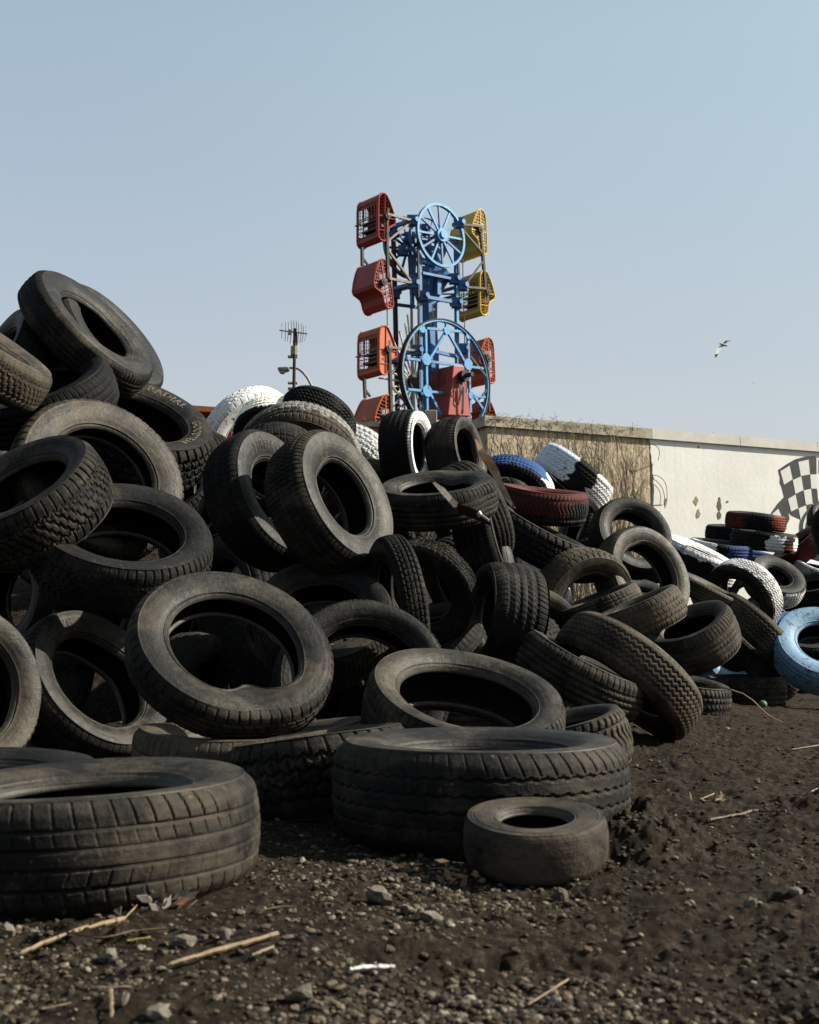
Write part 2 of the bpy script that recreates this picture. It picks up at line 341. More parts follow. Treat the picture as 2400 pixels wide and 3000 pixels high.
    if text:
        for (s, a0, size, rfrac, mat) in text:
            cu = bpy.data.curves.new('lettering', 'FONT'); cu.body = s; cu.size = size; cu.align_x = 'CENTER'; cu.align_y = 'CENTER'
            cu.fill_mode = 'NONE'; cu.bevel_depth = size*0.028; cu.bevel_resolution = 0; cu.resolution_u = 3; cu.space_character = 1.12
            to = bpy.data.objects.new('lettering_src', cu); COL.objects.link(to); dg = bpy.context.evaluated_depsgraph_get(); dg.update()
            me = bpy.data.meshes.new_from_object(to.evaluated_get(dg)); bpy.data.objects.remove(to); bpy.data.curves.remove(cu)
            co = np.zeros(len(me.vertices)*3, np.float32); me.vertices.foreach_get('co', co); co = co.reshape(-1, 3)
            rt = rb+h*rfrac; r = rt+co[:, 1]; T = math.radians(a0)-co[:, 0]/rt
            zz_ = np.interp(-r, -prof[:, 0], prof[:, 1])+0.0015+co[:, 2]
            P = deform(np.stack([r*np.cos(T), r*np.sin(T), zz_], -1), r); me.vertices.foreach_set('co', P.astype(np.float32).ravel()); me.update()
            me.name = 'lettering'; me.materials.clear(); link('lettering', me, mat, root)
    tag(root, label, cat, group); TYRES.append(root)
    return root
def face_matrix(px, py, d, ratio, nd, R, W):
    c = at(px, py, d); v = (C0-c).normalized(); a = math.radians(nd)
    t = CR*math.cos(a)+CU*math.sin(a); t = (t-v*t.dot(v)).normalized()
    n = (v*ratio+t*math.sqrt(max(0, 1-ratio*ratio))).normalized()
    m = CR*math.sin(a)-CU*math.cos(a); x = (m-n*m.dot(n)).normalized(); y = n.cross(x)
    c = c-n*(W*0.43)
    return Matrix(((x.x, y.x, n.x, c.x), (x.y, y.y, n.y, c.y), (x.z, y.z, n.z, c.z), (0, 0, 0, 1)))
def TF(px, py, a, ratio, nd, R, W, pat, dust, label, **k):
    d = F*R/a
    return tyre(face_matrix(px, py, d, ratio, nd, R, W), R, W, pat, dust, label, apx=a, **k)
def TG(px, d, R, W, pat, dust, label, z=0.0, tilt=0.0, tdir=0.0, **k):
    """lying on the ground at depth d, top leaning by tilt towards compass tdir (0 right, -90 camera)"""
    c = Vector(((px-CX)/F*d, d, z+W*0.48)); n = Vector((math.sin(math.radians(tilt))*math.cos(math.radians(tdir)), math.sin(math.radians(tilt))*math.sin(math.radians(tdir)), math.cos(math.radians(tilt))))
    x = (Vector((1, 0, 0))-n*n.x).normalized(); y = n.cross(x)
    return tyre(Matrix(((x.x, y.x, n.x, c.x), (x.y, y.y, n.y, c.y), (x.z, y.z, n.z, c.z), (0, 0, 0, 1))), R, W, pat, dust, label, apx=F*R/d, **k)
# ================================================================= GROUND
_LAT = RNG.random((256, 256))
def vnoise(x, y):
    xi = np.floor(x).astype(int); yi = np.floor(y).astype(int); fx = x-xi; fy = y-yi
    fx = fx*fx*(3-2*fx); fy = fy*fy*(3-2*fy)
    a = _LAT[xi & 255, yi & 255]; b = _LAT[(xi+1) & 255, yi & 255]; c = _LAT[xi & 255, (yi+1) & 255]; d = _LAT[(xi+1) & 255, (yi+1) & 255]
    return (a*(1-fx)+b*fx)*(1-fy)+(c*(1-fx)+d*fx)*fy
def fbm(x, y, f, o, gain=0.5):
    s = 0; a = 1; t = 0
    for i in range(o): s = s+a*(vnoise(x*f+i*17.3, y*f+i*9.1)-0.5); t += a; a *= gain; f *= 2.03
    return s/t
def ground_z(x, y):
    x = np.asarray(x, float); y = np.asarray(y, float)
    far = np.clip(1-y/40, 0.05, 1)
    muddy = np.clip((x-0.15-0.12*(y-1.5))*2.0+0.5, 0, 1)            # trampled wet soil on the right
    z = 0.045*fbm(x, y, 1.1, 3)+0.035*fbm(x+9, y+3, 5.0, 3)*(0.55+0.7*muddy)+0.026*fbm(x, y, 19.0, 3, 0.6)*(0.6+0.8*muddy)+0.010*fbm(x, y, 75.0, 2)
    for (mx, my, sx, sy, h) in ((0.52, 2.70, 0.13, 0.15, 0.055), (0.46, 2.52, 0.08, 0.07, 0.045), (0.55, 2.86, 0.07, 0.07, 0.04), (1.25, 3.35, 0.22, 0.10, 0.045), (-0.55, 1.86, 0.16, 0.05, 0.02), (1.0, 2.1, 0.25, 0.12, 0.03), (0.13, 1.72, 0.22, 0.06, -0.03)):
        z = z+h*np.exp(-((x-mx)/sx)**2-((y-my)/sy)**2)*(1+3.2*fbm(x, y, 17, 4, 0.65))
    z = z*far+1.1*np.exp(-((x+1.5)/2.0)**2-((y-7.4)/1.4)**2)
    return z-0.004
def soil():
    m = bpy.data.materials.new('soil'); t, n, l = nodes(m); b = n['Principled BSDF']; tc = n.new('ShaderNodeTexCoord'); P = tc.outputs['Object']
    a = N(t, 'ShaderNodeTexNoise', Scale=1.6, Detail=5.0); c = N(t, 'ShaderNodeTexNoise', Scale=42.0, Detail=9.0, Roughness=0.75); d = N(t, 'ShaderNodeTexVoronoi', Scale=120.0); e = N(t, 'ShaderNodeTexNoise', Scale=11.0, Detail=6.0, Roughness=0.7)
    for q in (a, c, d, e): l.new(P, q.inputs['Vector'])
    base = ramp(t, c.outputs[0], [(0.36, (0.0042, 0.0032, 0.0023)), (0.52, (0.0185, 0.0135, 0.0088)), (0.72, (0.070, 0.051, 0.034))]).outputs[0]
    wet = ramp(t, mth(t, 'ADD', mth(t, 'MULTIPLY', a.outputs[0], 0.6), mth(t, 'MULTIPLY', e.outputs[0], 0.4)), [(0.40, 1.0), (0.60, 0.0)]).outputs[0]
    base = mixc(t, mth(t, 'MULTIPLY', wet, 0.6), base, (0.0085, 0.0063, 0.0045))
    st = mth(t, 'MULTIPLY', ramp(t, d.outputs['Distance'], [(0.18, 1.0), (0.30, 0.0)]).outputs[0], ramp(t, e.outputs[0], [(0.52, 0.0), (0.66, 0.8)]).outputs[0])
    base = mixc(t, st, base, (0.09, 0.074, 0.054))
    l.new(base, b.inputs['Base Color']); b.inputs['Roughness'].default_value = 0.9; b.inputs['Specular IOR Level'].default_value = 0.06
    bu = n.new('ShaderNodeBump'); bu.inputs['Strength'].default_value = 0.9; bu.inputs['Distance'].default_value = 0.012
    l.new(mth(t, 'ADD', c.outputs[0], mth(t, 'MULTIPLY', st, 0.5)), bu.inputs['Height']); l.new(bu.outputs[0], b.inputs['Normal'])
    return m
M_SOIL = soil()
def build_ground():
    ys = np.concatenate([np.linspace(-25, 0.7, 30)[:-1], 0.75*np.exp(np.linspace(0, math.log(20/0.75), 900)), np.geomspace(21, 900, 60)])
    s = np.linspace(-1, 1, 760); sp = s*(1+9*np.abs(s)**14)
    Y, Sx = np.meshgrid(ys, sp, indexing='ij'); X = (0.35+0.42*np.maximum(Y, 0.5))*Sx
    X = np.where(np.abs(Sx) > 5, X*2.5, X)
    Z = ground_z(X, Y); nr, nc = X.shape
    i, j = np.meshgrid(np.arange(nr-1), np.arange(nc-1), indexing='ij')
    Q = np.stack([i*nc+j, i*nc+j+1, (i+1)*nc+j+1, (i+1)*nc+j], -1).reshape(-1, 4)
    o = link('ground', np_mesh('ground', np.stack([X, Y, Z], -1), Q), M_SOIL); tag(o, kind='structure')
build_ground()
def stone_mat():
    m = bpy.data.materials.new('gravel'); t, n, l = nodes(m); b = n['Principled BSDF']
    a = n.new('ShaderNodeAttribute'); a.attribute_name = 'paint'; tc = n.new('ShaderNodeTexCoord')
    no = N(t, 'ShaderNodeTexNoise', Scale=180.0, Detail=5.0); l.new(tc.outputs['Object'], no.inputs['Vector'])
    l.new(mixc(t, ramp(t, no.outputs[0], [(0.35, 0.0), (0.65, 0.75)]).outputs[0], a.outputs['Color'], (0.03, 0.025, 0.02)), b.inputs['Base Color']); b.inputs['Roughness'].default_value = 0.9; b.inputs['Specular IOR Level'].default_value = 0.1
    return m
M_STONE = stone_mat()
PHI = (1+5**0.5)/2
ICO_V = np.array([(-1, PHI, 0), (1, PHI, 0), (-1, -PHI, 0), (1, -PHI, 0), (0, -1, PHI), (0, 1, PHI), (0, -1, -PHI), (0, 1, -PHI), (PHI, 0, -1), (PHI, 0, 1), (-PHI, 0, -1), (-PHI, 0, 1)])/math.sqrt(1+PHI**2)
ICO_F = np.array([(0, 11, 5), (0, 5, 1), (0, 1, 7), (0, 7, 10), (0, 10, 11), (1, 5, 9), (5, 11, 4), (11, 10, 2), (10, 7, 6), (7, 1, 8), (3, 9, 4), (3, 4, 2), (3, 2, 6), (3, 6, 8), (3, 8, 9), (4, 9, 5), (2, 4, 11), (6, 2, 10), (8, 6, 7), (9, 8, 1)])
def scatter(name, n, smin, smax, cols, sunk, seed, bias=0.0, label='', power=2.2):
    g = np.random.default_rng(seed)
    y = 1.0/(g.random(n)*(1/1.0-1/13.0)+1/13.0); x = (g.random(n)*2-1)*(0.15+0.40*y)
    keep = g.random(n) < np.clip(0.62+0.75*fbm(x+3, y, 2.3, 2)*2.2-bias*np.clip((x-0.1-0.15*(y-1.2))*1.6, 0, 0.8), 0.05, 1)
    x, y = x[keep], y[keep]; n = len(x)
    s = smin+(smax-smin)*g.random(n)**power*(0.75+0.12*y.clip(0, 5))
    sc = s[:, None]*np.stack([1+0.5*g.random(n), 0.8+0.5*g.random(n), 0.45+0.35*g.random(n)], -1)
    a = g.random(n)*6.28; V = ICO_V[None]*(1+0.32*(g.random((n, 12, 1))-0.5))*sc[:, None, :]
    tl = (g.random(n)-0.5)*0.9; V = np.stack([V[..., 0]*np.cos(tl)[:, None]-V[..., 2]*np.sin(tl)[:, None], V[..., 1], V[..., 0]*np.sin(tl)[:, None]+V[..., 2]*np.cos(tl)[:, None]], -1)
    c, s_ = np.cos(a)[:, None], np.sin(a)[:, None]
    V = np.stack([V[..., 0]*c-V[..., 1]*s_+x[:, None], V[..., 0]*s_+V[..., 1]*c+y[:, None], V[..., 2]+(ground_z(x, y)+s*sunk)[:, None]], -1)
    Q = (ICO_F[None]+np.arange(n)[:, None, None]*12).reshape(-1, 3)
    pal = np.array(cols); ci = pal[g.integers(0, len(pal), n)]*(0.6+0.8*g.random((n, 1)))
    C = np.concatenate([np.repeat(ci[:, None, :], 12, 1), np.ones((n, 12, 1))], -1)
    o = link(name, np_mesh(name, V, Q, smooth=False, col=C), M_STONE); tag(o, label, 'gravel' if name == 'gravel' else 'soil', kind='stuff')
scatter('gravel', 60000, 0.0012, 0.0075, [(0.10, 0.082, 0.058), (0.058, 0.045, 0.031), (0.15, 0.13, 0.10), (0.030, 0.023, 0.016), (0.08, 0.058, 0.037)], 0.35, 3, bias=1.0, label='pale gravel and grit scattered over the dark soil', power=3.6)
scatter('soil_clods', 34000, 0.0016, 0.0085, [(0.019, 0.0142, 0.0096), (0.028, 0.021, 0.014), (0.012, 0.009, 0.0063)], 0.15, 4, bias=-0.3, label='loose crumbs of dark damp soil', power=3.5)
# ================================================================= WALLS
WC = Vector((0.966, 14.28, 0)); WD = Vector((0.923, 0.385, 0)); WN = Vector((0.385, -0.923, 0)); WH = 3.2
def wp(px, py): return on_plane(px, py, WC, WN)
def plaster(name, col, k=1.0, white=False):
    m = bpy.data.materials.new(name); t, n, l = nodes(m); b = n['Principled BSDF']; tc = n.new('ShaderNodeTexCoord'); P = tc.outputs['Object']
    a = N(t, 'ShaderNodeTexNoise', Scale=1.3, Detail=7.0, Roughness=0.6); c = N(t, 'ShaderNodeTexNoise', Scale=14.0, Detail=9.0, Roughness=0.75); l.new(P, a.inputs['Vector']); l.new(P, c.inputs['Vector'])
    if white:
        o = ramp(t, a.outputs[0], [(0.3, tuple(x*0.90 for x in col)), (0.6, col)]).outputs[0]
        sm = N(t, 'ShaderNodeTexNoise', Scale=5.0, Detail=8.0, Roughness=0.8); l.new(P, sm.inputs['Vector'])
        o = mixc(t, ramp(t, sm.outputs[0], [(0.64, 0.0), (0.74, 0.35)]).outputs[0], o, (0.42, 0.37, 0.29))
        mp = n.new('ShaderNodeMapping'); mp.inputs['Scale'].default_value = (9, 9, 0.8); l.new(P, mp.inputs[0]); s2 = N(t, 'ShaderNodeTexNoise', Scale=1.0, Detail=7.0, Roughness=0.7); l.new(mp.outputs[0], s2.inputs['Vector'])
        o = mixc(t, ramp(t, s2.outputs[0], [(0.52, 0.0), (0.72, 0.32)]).outputs[0], o, (0.33, 0.30, 0.25))
    else:
        o = ramp(t, c.outputs[0], [(0.30, tuple(x*0.40 for x in col)), (0.5, col), (0.72, tuple(x*1.55 for x in col))]).outputs[0]
        mp = n.new('ShaderNodeMapping'); mp.inputs['Scale'].default_value = (16, 16, 3.2); l.new(P, mp.inputs[0])
        s2 = N(t, 'ShaderNodeTexNoise', Scale=1.0, Detail=6.0, Roughness=0.7); l.new(mp.outputs[0], s2.inputs['Vector'])
        o = mixc(t, ramp(t, s2.outputs[0], [(0.50, 0.0), (0.62, 0.7)]).outputs[0], o, (0.085, 0.068, 0.048))
        pk = N(t, 'ShaderNodeTexNoise', Scale=6.0, Detail=4.0); l.new(P, pk.inputs['Vector']); sx = n.new('ShaderNodeSeparateXYZ'); l.new(P, sx.inputs[0])
        band = mth(t, 'MULTIPLY', ramp(t, pk.outputs[0], [(0.60, 0.0), (0.66, 0.55)]).outputs[0], ramp(t, mth(t, 'DIVIDE', sx.outputs[2], 3.2), [(0.56, 0.0), (0.62, 1.0), (0.78, 1.0), (0.84, 0.0)]).outputs[0])
        o = mixc(t, band, o, (0.42, 0.17, 0.11))
    l.new(o, b.inputs['Base Color']); b.inputs['Roughness'].default_value = 0.9
    bu = n.new('ShaderNodeBump'); bu.inputs['Strength'].default_value = k; bu.inputs['Distance'].default_value = 0.02 if not white else 0.006; l.new(c.outputs[0], bu.inputs['Height']); l.new(bu.outputs[0], b.inputs['Normal'])
    return m
M_CONC = plaster('rough_concrete', (0.33, 0.265, 0.175)); M_WHITE = plaster('white_painted_wall', (0.575, 0.565, 0.53), 0.5, True)
M_COPE = simple('coping_concrete', (0.27, 0.24, 0.18), 0.9, var=0.3, scale=5, bump=0.5); M_COPW = simple('coping_white', (0.44, 0.42, 0.38), 0.85, var=0.12, scale=4)
wall = empty('boundary_wall', WC); tag(wall, 'long concrete boundary wall, bare on its left, painted white on its right', 'wall')
def wbox(name, s0, s1, z0, z1, t0, t1, mat, par=None):
    """box in wall space: s along, t thickness into the wall (negative = proud of the face)"""
    pts = [WD*s0-WN*t0, WD*s1-WN*t0, WD*s1-WN*t1, WD*s0-WN*t1]
    mb = MB(); mb.prism([p+Vector((0, 0, z0)) for p in pts], (0, 0, z1-z0)); return mb.build(name, mat, par or wall)
def sw(px): return (on_plane(px, 1260, WC, WN)-WC).dot(WD)
S1 = sw(1905)
# uneven painted edge: the white area is its own slab, 4 mm proud, with a ragged left side
wbox('bare_concrete', 0, S1-0.02, -0.3, WH-0.13, 0, 0.35, M_CONC)
mb = MB(); edge = []
zz = np.linspace(-0.3, WH-0.13, 60)
for z in zz: edge.append(WD*(S1+0.03*math.sin(z*3.1)+0.022*(random.random()-0.5)-0.02+0.03*(WH-z))-WN*(-0.004)+Vector((0, 0, z)))
right = [WD*30-WN*(-0.004)+Vector((0, 0, zz[-1])), WD*30-WN*(-0.004)+Vector((0, 0, zz[0]))]
mb.prism(edge+right, -WN*0.35); mb.build('white_painted_section', M_WHITE, wall)
cs = -0.06; k = 0
while cs < 26:
    L = 1.0+0.5*random.random(); e = min(cs+L, 26)
    if cs < S1 < e: e = S1
    wbox('coping_slab', cs+0.006, e, WH-0.128, WH+0.008*random.random(), -0.035-0.004*random.random(), 0.385, M_COPE if e <= S1+0.001 else M_COPW); cs = e
# short return face at the corner, going back
mb = MB(); mb.prism([Vector((0, 0, -0.3)), WD*0.33+Vector((0, 0, -0.3)), WD*0.33-WN*5+Vector((0, 0, -0.3)), -WN*5+Vector((0, 0, -0.3))], (0, 0, WH-0.15+0.3))
o = mb.build('return_face', M_CONC, wall); o.location = -WD*0.004-WN*0.36
# wall damage: small chips of bare render with a fixing
def wmark(name, pts, mat, off=0.008, par=None, thick=0.004):
    mb = MB(); P = [wp(x, y)-WC+WN*off for x, y in pts]; mb.prism(P, -WN*thick); return mb.build(name, mat, par or wall)
M_CHIP = simple('chipped_render', (0.24, 0.19, 0.11), 0.9, var=0.6, scale=40); M_CHIPD = simple('chipped_dark', (0.10, 0.085, 0.06), 0.9, var=0.5, scale=40)
for (x, y, w, h, mt) in ((2039, 1468, 8, 13, M_CHIP), (2045, 1505, 7, 12, M_CHIP), (2107, 1478, 6, 20, M_CHIPD), (2106, 1510, 6, 14, M_CHIPD), (2131, 1470, 4, 3, M_CHIPD), (1950, 1470, 4, 12, M_CHIP), (2046, 1310, 3, 3, M_CHIPD), (2090, 1273, 5, 6, M_COPE)):
    n = 17; wmark('chipped_patch', [(x+w*math.cos(6.283*i/n)*(0.6+0.6*random.random()), y+h*math.sin(6.283*i/n)*(0.6+0.6*random.random())) for i in range(n)], mt)
# checkered emblem painted on the wall
z6 = lambda L: [(1850+x*0.3188, 950+y*0.3188) for x, y in L]
z8 = lambda L: [(1800+x*0.3478, 1300+y*0.3478) for x, y in L]
M_PBLK = simple('mural_grey_paint', (0.034, 0.038, 0.038), 0.8, var=0.25, scale=9); M_PRED = simple('mural_red_paint', (0.30, 0.045, 0.03), 0.7, var=0.12); M_PWHT = simple('mural_white_paint', (0.50, 0.495, 0.47), 0.8, var=0.05)
mural = empty('painted_emblem', (0, 0, 0)); mural.location = WC; tag(mural, 'checkered racing flag and red disc painted on the white wall at the right edge', 'mural')
FLAG = [(1345, 1340), (1420, 1288), (1500, 1242), (1600, 1215), (1680, 1213), (1698, 1225), (1700, 1380), (1704, 1512), (1716, 1640), (1722, 1730), (1560, 1800), (1470, 1760), (1440, 1730), (1452, 1790), (1420, 1850), (1330, 1830), (1270, 1760), (1290, 1722), (1340, 1650), (1400, 1588), (1378, 1500), (1360, 1460), (1362, 1410)]
wmark('flag_ground', z6(FLAG), M_PBLK, 0.006, mural, 0.0015)
CELLS = [[(1366, 1352), (1450, 1300), (1478, 1425), (1400, 1475)], [(1530, 1265), (1625, 1245), (1638, 1380), (1555, 1395)], [(1480, 1432), (1558, 1398), (1578, 1525), (1505, 1560)], [(1640, 1382), (1699, 1380), (1706, 1513), (1650, 1510)],
         [(1436, 1606), (1505, 1565), (1530, 1690), (1465, 1722)], [(1580, 1527), (1648, 1513), (1662, 1650), (1601, 1661)], [(1533, 1693), (1600, 1665), (1622, 1790), (1556, 1815)], [(1664, 1652), (1715, 1642), (1722, 1730), (1680, 1740)]]
for c in CELLS: wmark('white_square', z6(c), M_PWHT, 0.0085, mural, 0.0015)
wmark('white_square', z8([(1378, 548), (1330, 590), (1300, 640), (1420, 700), (1402, 605)]), M_PWHT, 0.0085, mural, 0.0015)
def circ(cx, cy, r, n=40, sx=0.93): return [(cx+r*sx*math.cos(6.2832*i/n), cy+r*math.sin(6.2832*i/n)) for i in range(n)]
wmark('disc_border', circ(2404, 1545, 66), M_PBLK, 0.011, mural, 0.0015); wmark('disc_border', circ(2404, 1545, 57), M_PWHT, 0.0135, mural, 0.0015)
wmark('disc_border', circ(2404, 1545, 49), M_PBLK, 0.016, mural, 0.0015); wmark('disc', circ(2406, 1546, 44), M_PRED, 0.0185, mural, 0.0015)
wmark('second_flag', z6([(1719, 1245), (1790, 1250), (1790, 1400), (1719, 1370)]), M_PBLK, 0.006, mural, 0.0015)
# climbing plant: bare stems on the face, tufts over the coping
M_VINE = simple('dry_vine', (0.115, 0.088, 0.058), 0.9, var=0.5, scale=14); M_VINEL = simple('dry_vine_pale', (0.26, 0.21, 0.14), 0.9, var=0.4, scale=14)
def vine(name, label, s0, s1, n, top=True, par=None, mat=None, hmin=0.2, seed=1, org=WC, dd=WD, nn=WN, H=WH, rmin=0.003):
    g = random.Random(seed); mb = MB()
    for i in range(n):
        s = s0+(s1-s0)*g.random(); z = -0.1 if g.random() < 0.6 else g.random()*2.0; pts = []; d = 0.02+0.05*g.random()
        hh = H*(hmin+(1.02-hmin)*g.random()**0.5); drift = (g.random()-0.5)*0.5
        while z < hh:
            pts.append(dd*s+nn*d+Vector((0, 0, z))); z += 0.06+0.10*g.random(); s += (g.random()-0.5)*0.10+drift*0.06; s = max(s0, min(s1, s)); d = max(0.012, min(0.10, d+(g.random()-0.5)*0.02))
        if len(pts) > 2: mb.tube(pts, [0.002+rmin*0.6*(1-k/len(pts)) for k in range(len(pts))], 3)
    if top:
        for i in range(int(n*0.8)):
            s = s0+(s1-s0)*g.random()**1.9; p = dd*s+nn*0.05+Vector((0, 0, H-0.05)); v = Vector(((g.random()-0.5)*1.2, (g.random()-0.5)*0.6, 0.5*g.random()+0.1)).normalized(); pts = []
            for k in range(6): pts.append(p.copy()); v = (v+Vector(((g.random()-0.5)*1.1, (g.random()-0.5)*0.8, -0.28+(g.random()-0.5)*0.5))).normalized(); p = p+v*(0.022+0.022*g.random())
            mb.tube(pts, 0.0022, 3)
    o = mb.build(name, mat or M_VINE, par); o.location = org
    if par is None: tag(o, label, 'vine')
    return o
v = vine('climbing_vine', 'leafless tangled vine stems climbing the bare left part of the concrete wall', 0, S1-0.15, 150, seed=3)
vine('stem', '', 0, S1-0.1, 110, par=v, mat=M_VINEL, seed=9, top=False, hmin=0.4, org=Vector((0, 0, 0)))
# stray hooped stems hanging beside the painted edge
mb = MB()
for (x0, y0, x1, y1, x2, y2) in ((1903, 1392, 1935, 1395, 1951, 1470), (1903, 1400, 1925, 1420, 1945, 1490), (1903, 1412, 1918, 1440, 1930, 1480), (1905, 1300, 1915, 1315, 1925, 1350), (1690, 1345, 1765, 1325, 1790, 1420), (1745, 1345, 1790, 1370, 1786, 1440)):
    pts = []
    for i in range(10):
        u = i/9; x = (1-u)**2*x0+2*u*(1-u)*x1+u*u*x2; y = (1-u)**2*y0+2*u*(1-u)*y1+u*u*y2; pts.append(wp(x, y)+WN*(0.02+0.10*math.sin(u*3.1)))
    mb.tube(pts, 0.0045, 4)
tag(mb.build('hanging_vine', M_VINE), 'thin hooped dry stems hanging off the wall beside the white paint edge', 'vine')
# red wall with a vine fringe behind the ride side
RW = Vector((-0.3, 16.5, 0)); M_RED = simple('faded_red_wall', (0.26, 0.06, 0.05), 0.85, var=0.25, scale=2.5, bump=0.4, rust=0.25, rcol=(0.30, 0.12, 0.10))
rz = 0.45+(1874-1213)/F*16.5
red = empty('red_wall', (0, 16.5, 0)); tag(red, 'low faded red wall topped with dry vine, left of the concrete wall', 'wall')
mb = MB(); mb.box((-0.25, 0.2, rz/2-0.15), 1.6, 0.15, rz/2); mb.build('wall_face', M_RED, red)
mb = MB(); mb.box((-0.25, 0.2, rz-0.115), 1.62, 0.19, 0.035); mb.build('coping', M_COPE, red)
vine('fringe', '', -1.2, 1.3, 70, par=red, seed=5, org=Vector((0, 0, 0)), dd=Vector((1, 0, 0)), nn=Vector((0, -1, 0)), H=rz-0.06, rmin=0.004); 
sh = empty('market_shed', (-2.7, 17, 0)); tag(sh, 'red shed roof with an orange edge peeping out beside the white tires', 'shed')
hz = 0.45+(1874-1182)/F*17; M_ORG = simple('orange_trim', (0.60, 0.22, 0.05), 0.6)
mb = MB(); mb.box((-0.2, 0.6, hz/2-0.12), 1.5, 0.5, hz/2-0.1); mb.build('shed_wall', simple('shed_red', (0.42, 0.04, 0.03), 0.6), sh)
mb = MB(); mb.prism([Vector((-1.9, 0.0, hz+0.10)), Vector((1.4, 0.0, hz-0.12)), Vector((1.4, 0.0, hz-0.20)), Vector((-1.9, 0, hz+0.02))], (0, 1.3, 0)); mb.build('roof_edge', M_ORG, sh)
# concrete block standing behind the ribbed tires
b = MB(); c = at(1262, 1215, 12.5); b.box((0, 0, -0.9), 0.066, 0.066, 0.9); o = b.build('concrete_post', M_COPE, bevel=0.006); o.location = (c.x, c.y, c.z+0.04); tag(o, 'square concrete post top between the white edged tire and the upright ribbed tire', 'post')
# ================================================================= FAIRGROUND RIDE
RA = Vector((0.66, -0.751, 0)); RB = Vector((0.751, 0.66, 0)); RZ = Vector((0, 0, 1))
RO = at(1262, 1874-14, 45.0); RO.z = 0.0
ride = empty('fairground_ride', RO); tag(ride, 'tall blue fairground ride with red, yellow and orange cage cars rising behind the wall', 'fairground ride')
def z1(x, y): return (1000+x*0.3247, 540+y*0.3247)
def rp(x, y, s=0.0):
    p = on_plane(*z1(x, y), RO+RA*s, RA); return p-RO
M_BLUE = simple('ride_blue', (0.048, 0.175, 0.33), 0.42, var=0.22, scale=1.5, rust=0.16); M_BLUD = simple('ride_dark_blue', (0.030, 0.095, 0.22), 0.45, var=0.25, scale=1.5, rust=0.1)
M_STEEL = simple('greasy_steel', (0.014, 0.013, 0.011), 0.7, var=0.5, scale=3, rust=0.3); M_POLE = simple('worn_pole', (0.085, 0.078, 0.065), 0.5, var=0.4, scale=3, rust=0.3)
M_GRED = simple('car_red', (0.21, 0.036, 0.026), 0.45, var=0.12, scale=2); M_GORG = simple('car_orange', (0.29, 0.062, 0.024), 0.45, var=0.12, scale=2); M_GYEL = simple('car_yellow', (0.42, 0.29, 0.055), 0.45, var=0.1, scale=2)
M_DARK = simple('car_seat', (0.03, 0.028, 0.03), 0.6)
def wheel(name, x, y, s, R, sp, hub, t, w):
    c = rp(x, y, s); mb = MB(); mb.ring(c, RB, RZ, RA, R, t, w, 64); o = mb.build(name, M_BLUE, ride)
    for i in range(sp):
        a = 2*math.pi*i/sp+0.09; d = RB*math.cos(a)+RZ*math.sin(a); m = MB(); m.bar(c+d*hub*0.7, c+d*(R-t*0.5), 0.055, sq=1); 
        sob = m.build('spoke', M_BLUE if i % 2 == 0 else M_BLUD, o)
    m = MB(); m.bar(c-RA*0.12, c+RA*0.14, hub, 28); m.bar(c+RA*0.14, c+RA*0.2, hub*0.55, 20); m.build('hub', M_BLUE, o)
    return c, o
cN, _ = wheel('top_wheel', 897, 462, 0.95, 1.27, 12, 0.27, 0.10, 0.07)
cFar = cN-RA*1.95
mb = MB(); mb.ring(cFar, RB, RZ, RA, 1.27, 0.10, 0.07, 64); fo = mb.build('top_wheel', M_BLUE, ride)
for i in range(12):
    a = 2*math.pi*i/12+0.2; d = RB*math.cos(a)+RZ*math.sin(a); m = MB(); m.bar(cFar+d*0.15, cFar+d*1.2, 0.055, sq=1); m.build('spoke', M_BLUD, fo)
m = MB(); m.bar(cFar-RA*0.1, cN+RA*0.02, 0.09, 16); m.build('axle', M_STEEL, ride)
m = MB(); m.bar(cFar-RA*0.15, cFar+RA*0.15, 0.27, 24); m.build('hub', M_BLUD, fo)
# inner sprocket ring seen through the near wheel
c2 = cN-RA*0.75; m = MB(); m.ring(c2, RB, RZ, RA, 0.98, 0.09, 0.06, 48)
for i in range(5):
    a = 2*math.pi*i/5; d = RB*math.cos(a)+RZ*math.sin(a); m.bar(c2+d*0.1, c2+d*0.95, 0.05, sq=1)
m.build('drive_sprocket', M_BLUD, ride)
# big lower ring with its truss
bc, bo = None, None
c = rp(942, 1755, 1.0); mb = MB(); mb.ring(c, RB, RZ, RA, 2.30, 0.07, 0.09, 96); big = mb.build('lower_wheel', M_BLUE, ride)
mb = MB(); mb.ring(c, RB, RZ, RA, 2.335, 0.03, 0.12, 96); mb.build('chain_track', M_STEEL, big)
m = MB(); s = 1.0
def RB_(a, b_, r=0.065, sq=1, mbx=None, s0=1.0, s1=None, mk=None):
    (mbx or m).bar(rp(a[0], a[1], s0), rp(b_[0], b_[1], s0 if s1 is None else s1), r, sq=sq)
for a, b_ in (((760, 1310), (775, 2060)), ((1140, 1360), (1165, 2060)), ((590, 1572), (1325, 1668)), ((600, 1850), (1330, 1925)), ((770, 1300), (1135, 1335)), ((945, 1245), (950, 1315)), ((950, 1315), (800, 1570)), ((950, 1315), (1120, 1615)), ((780, 1850), (900, 2080)), ((1180, 1890), (1300, 2060))): RB_(a, b_)
m.build('truss', M_BLUE, big)
m = MB()
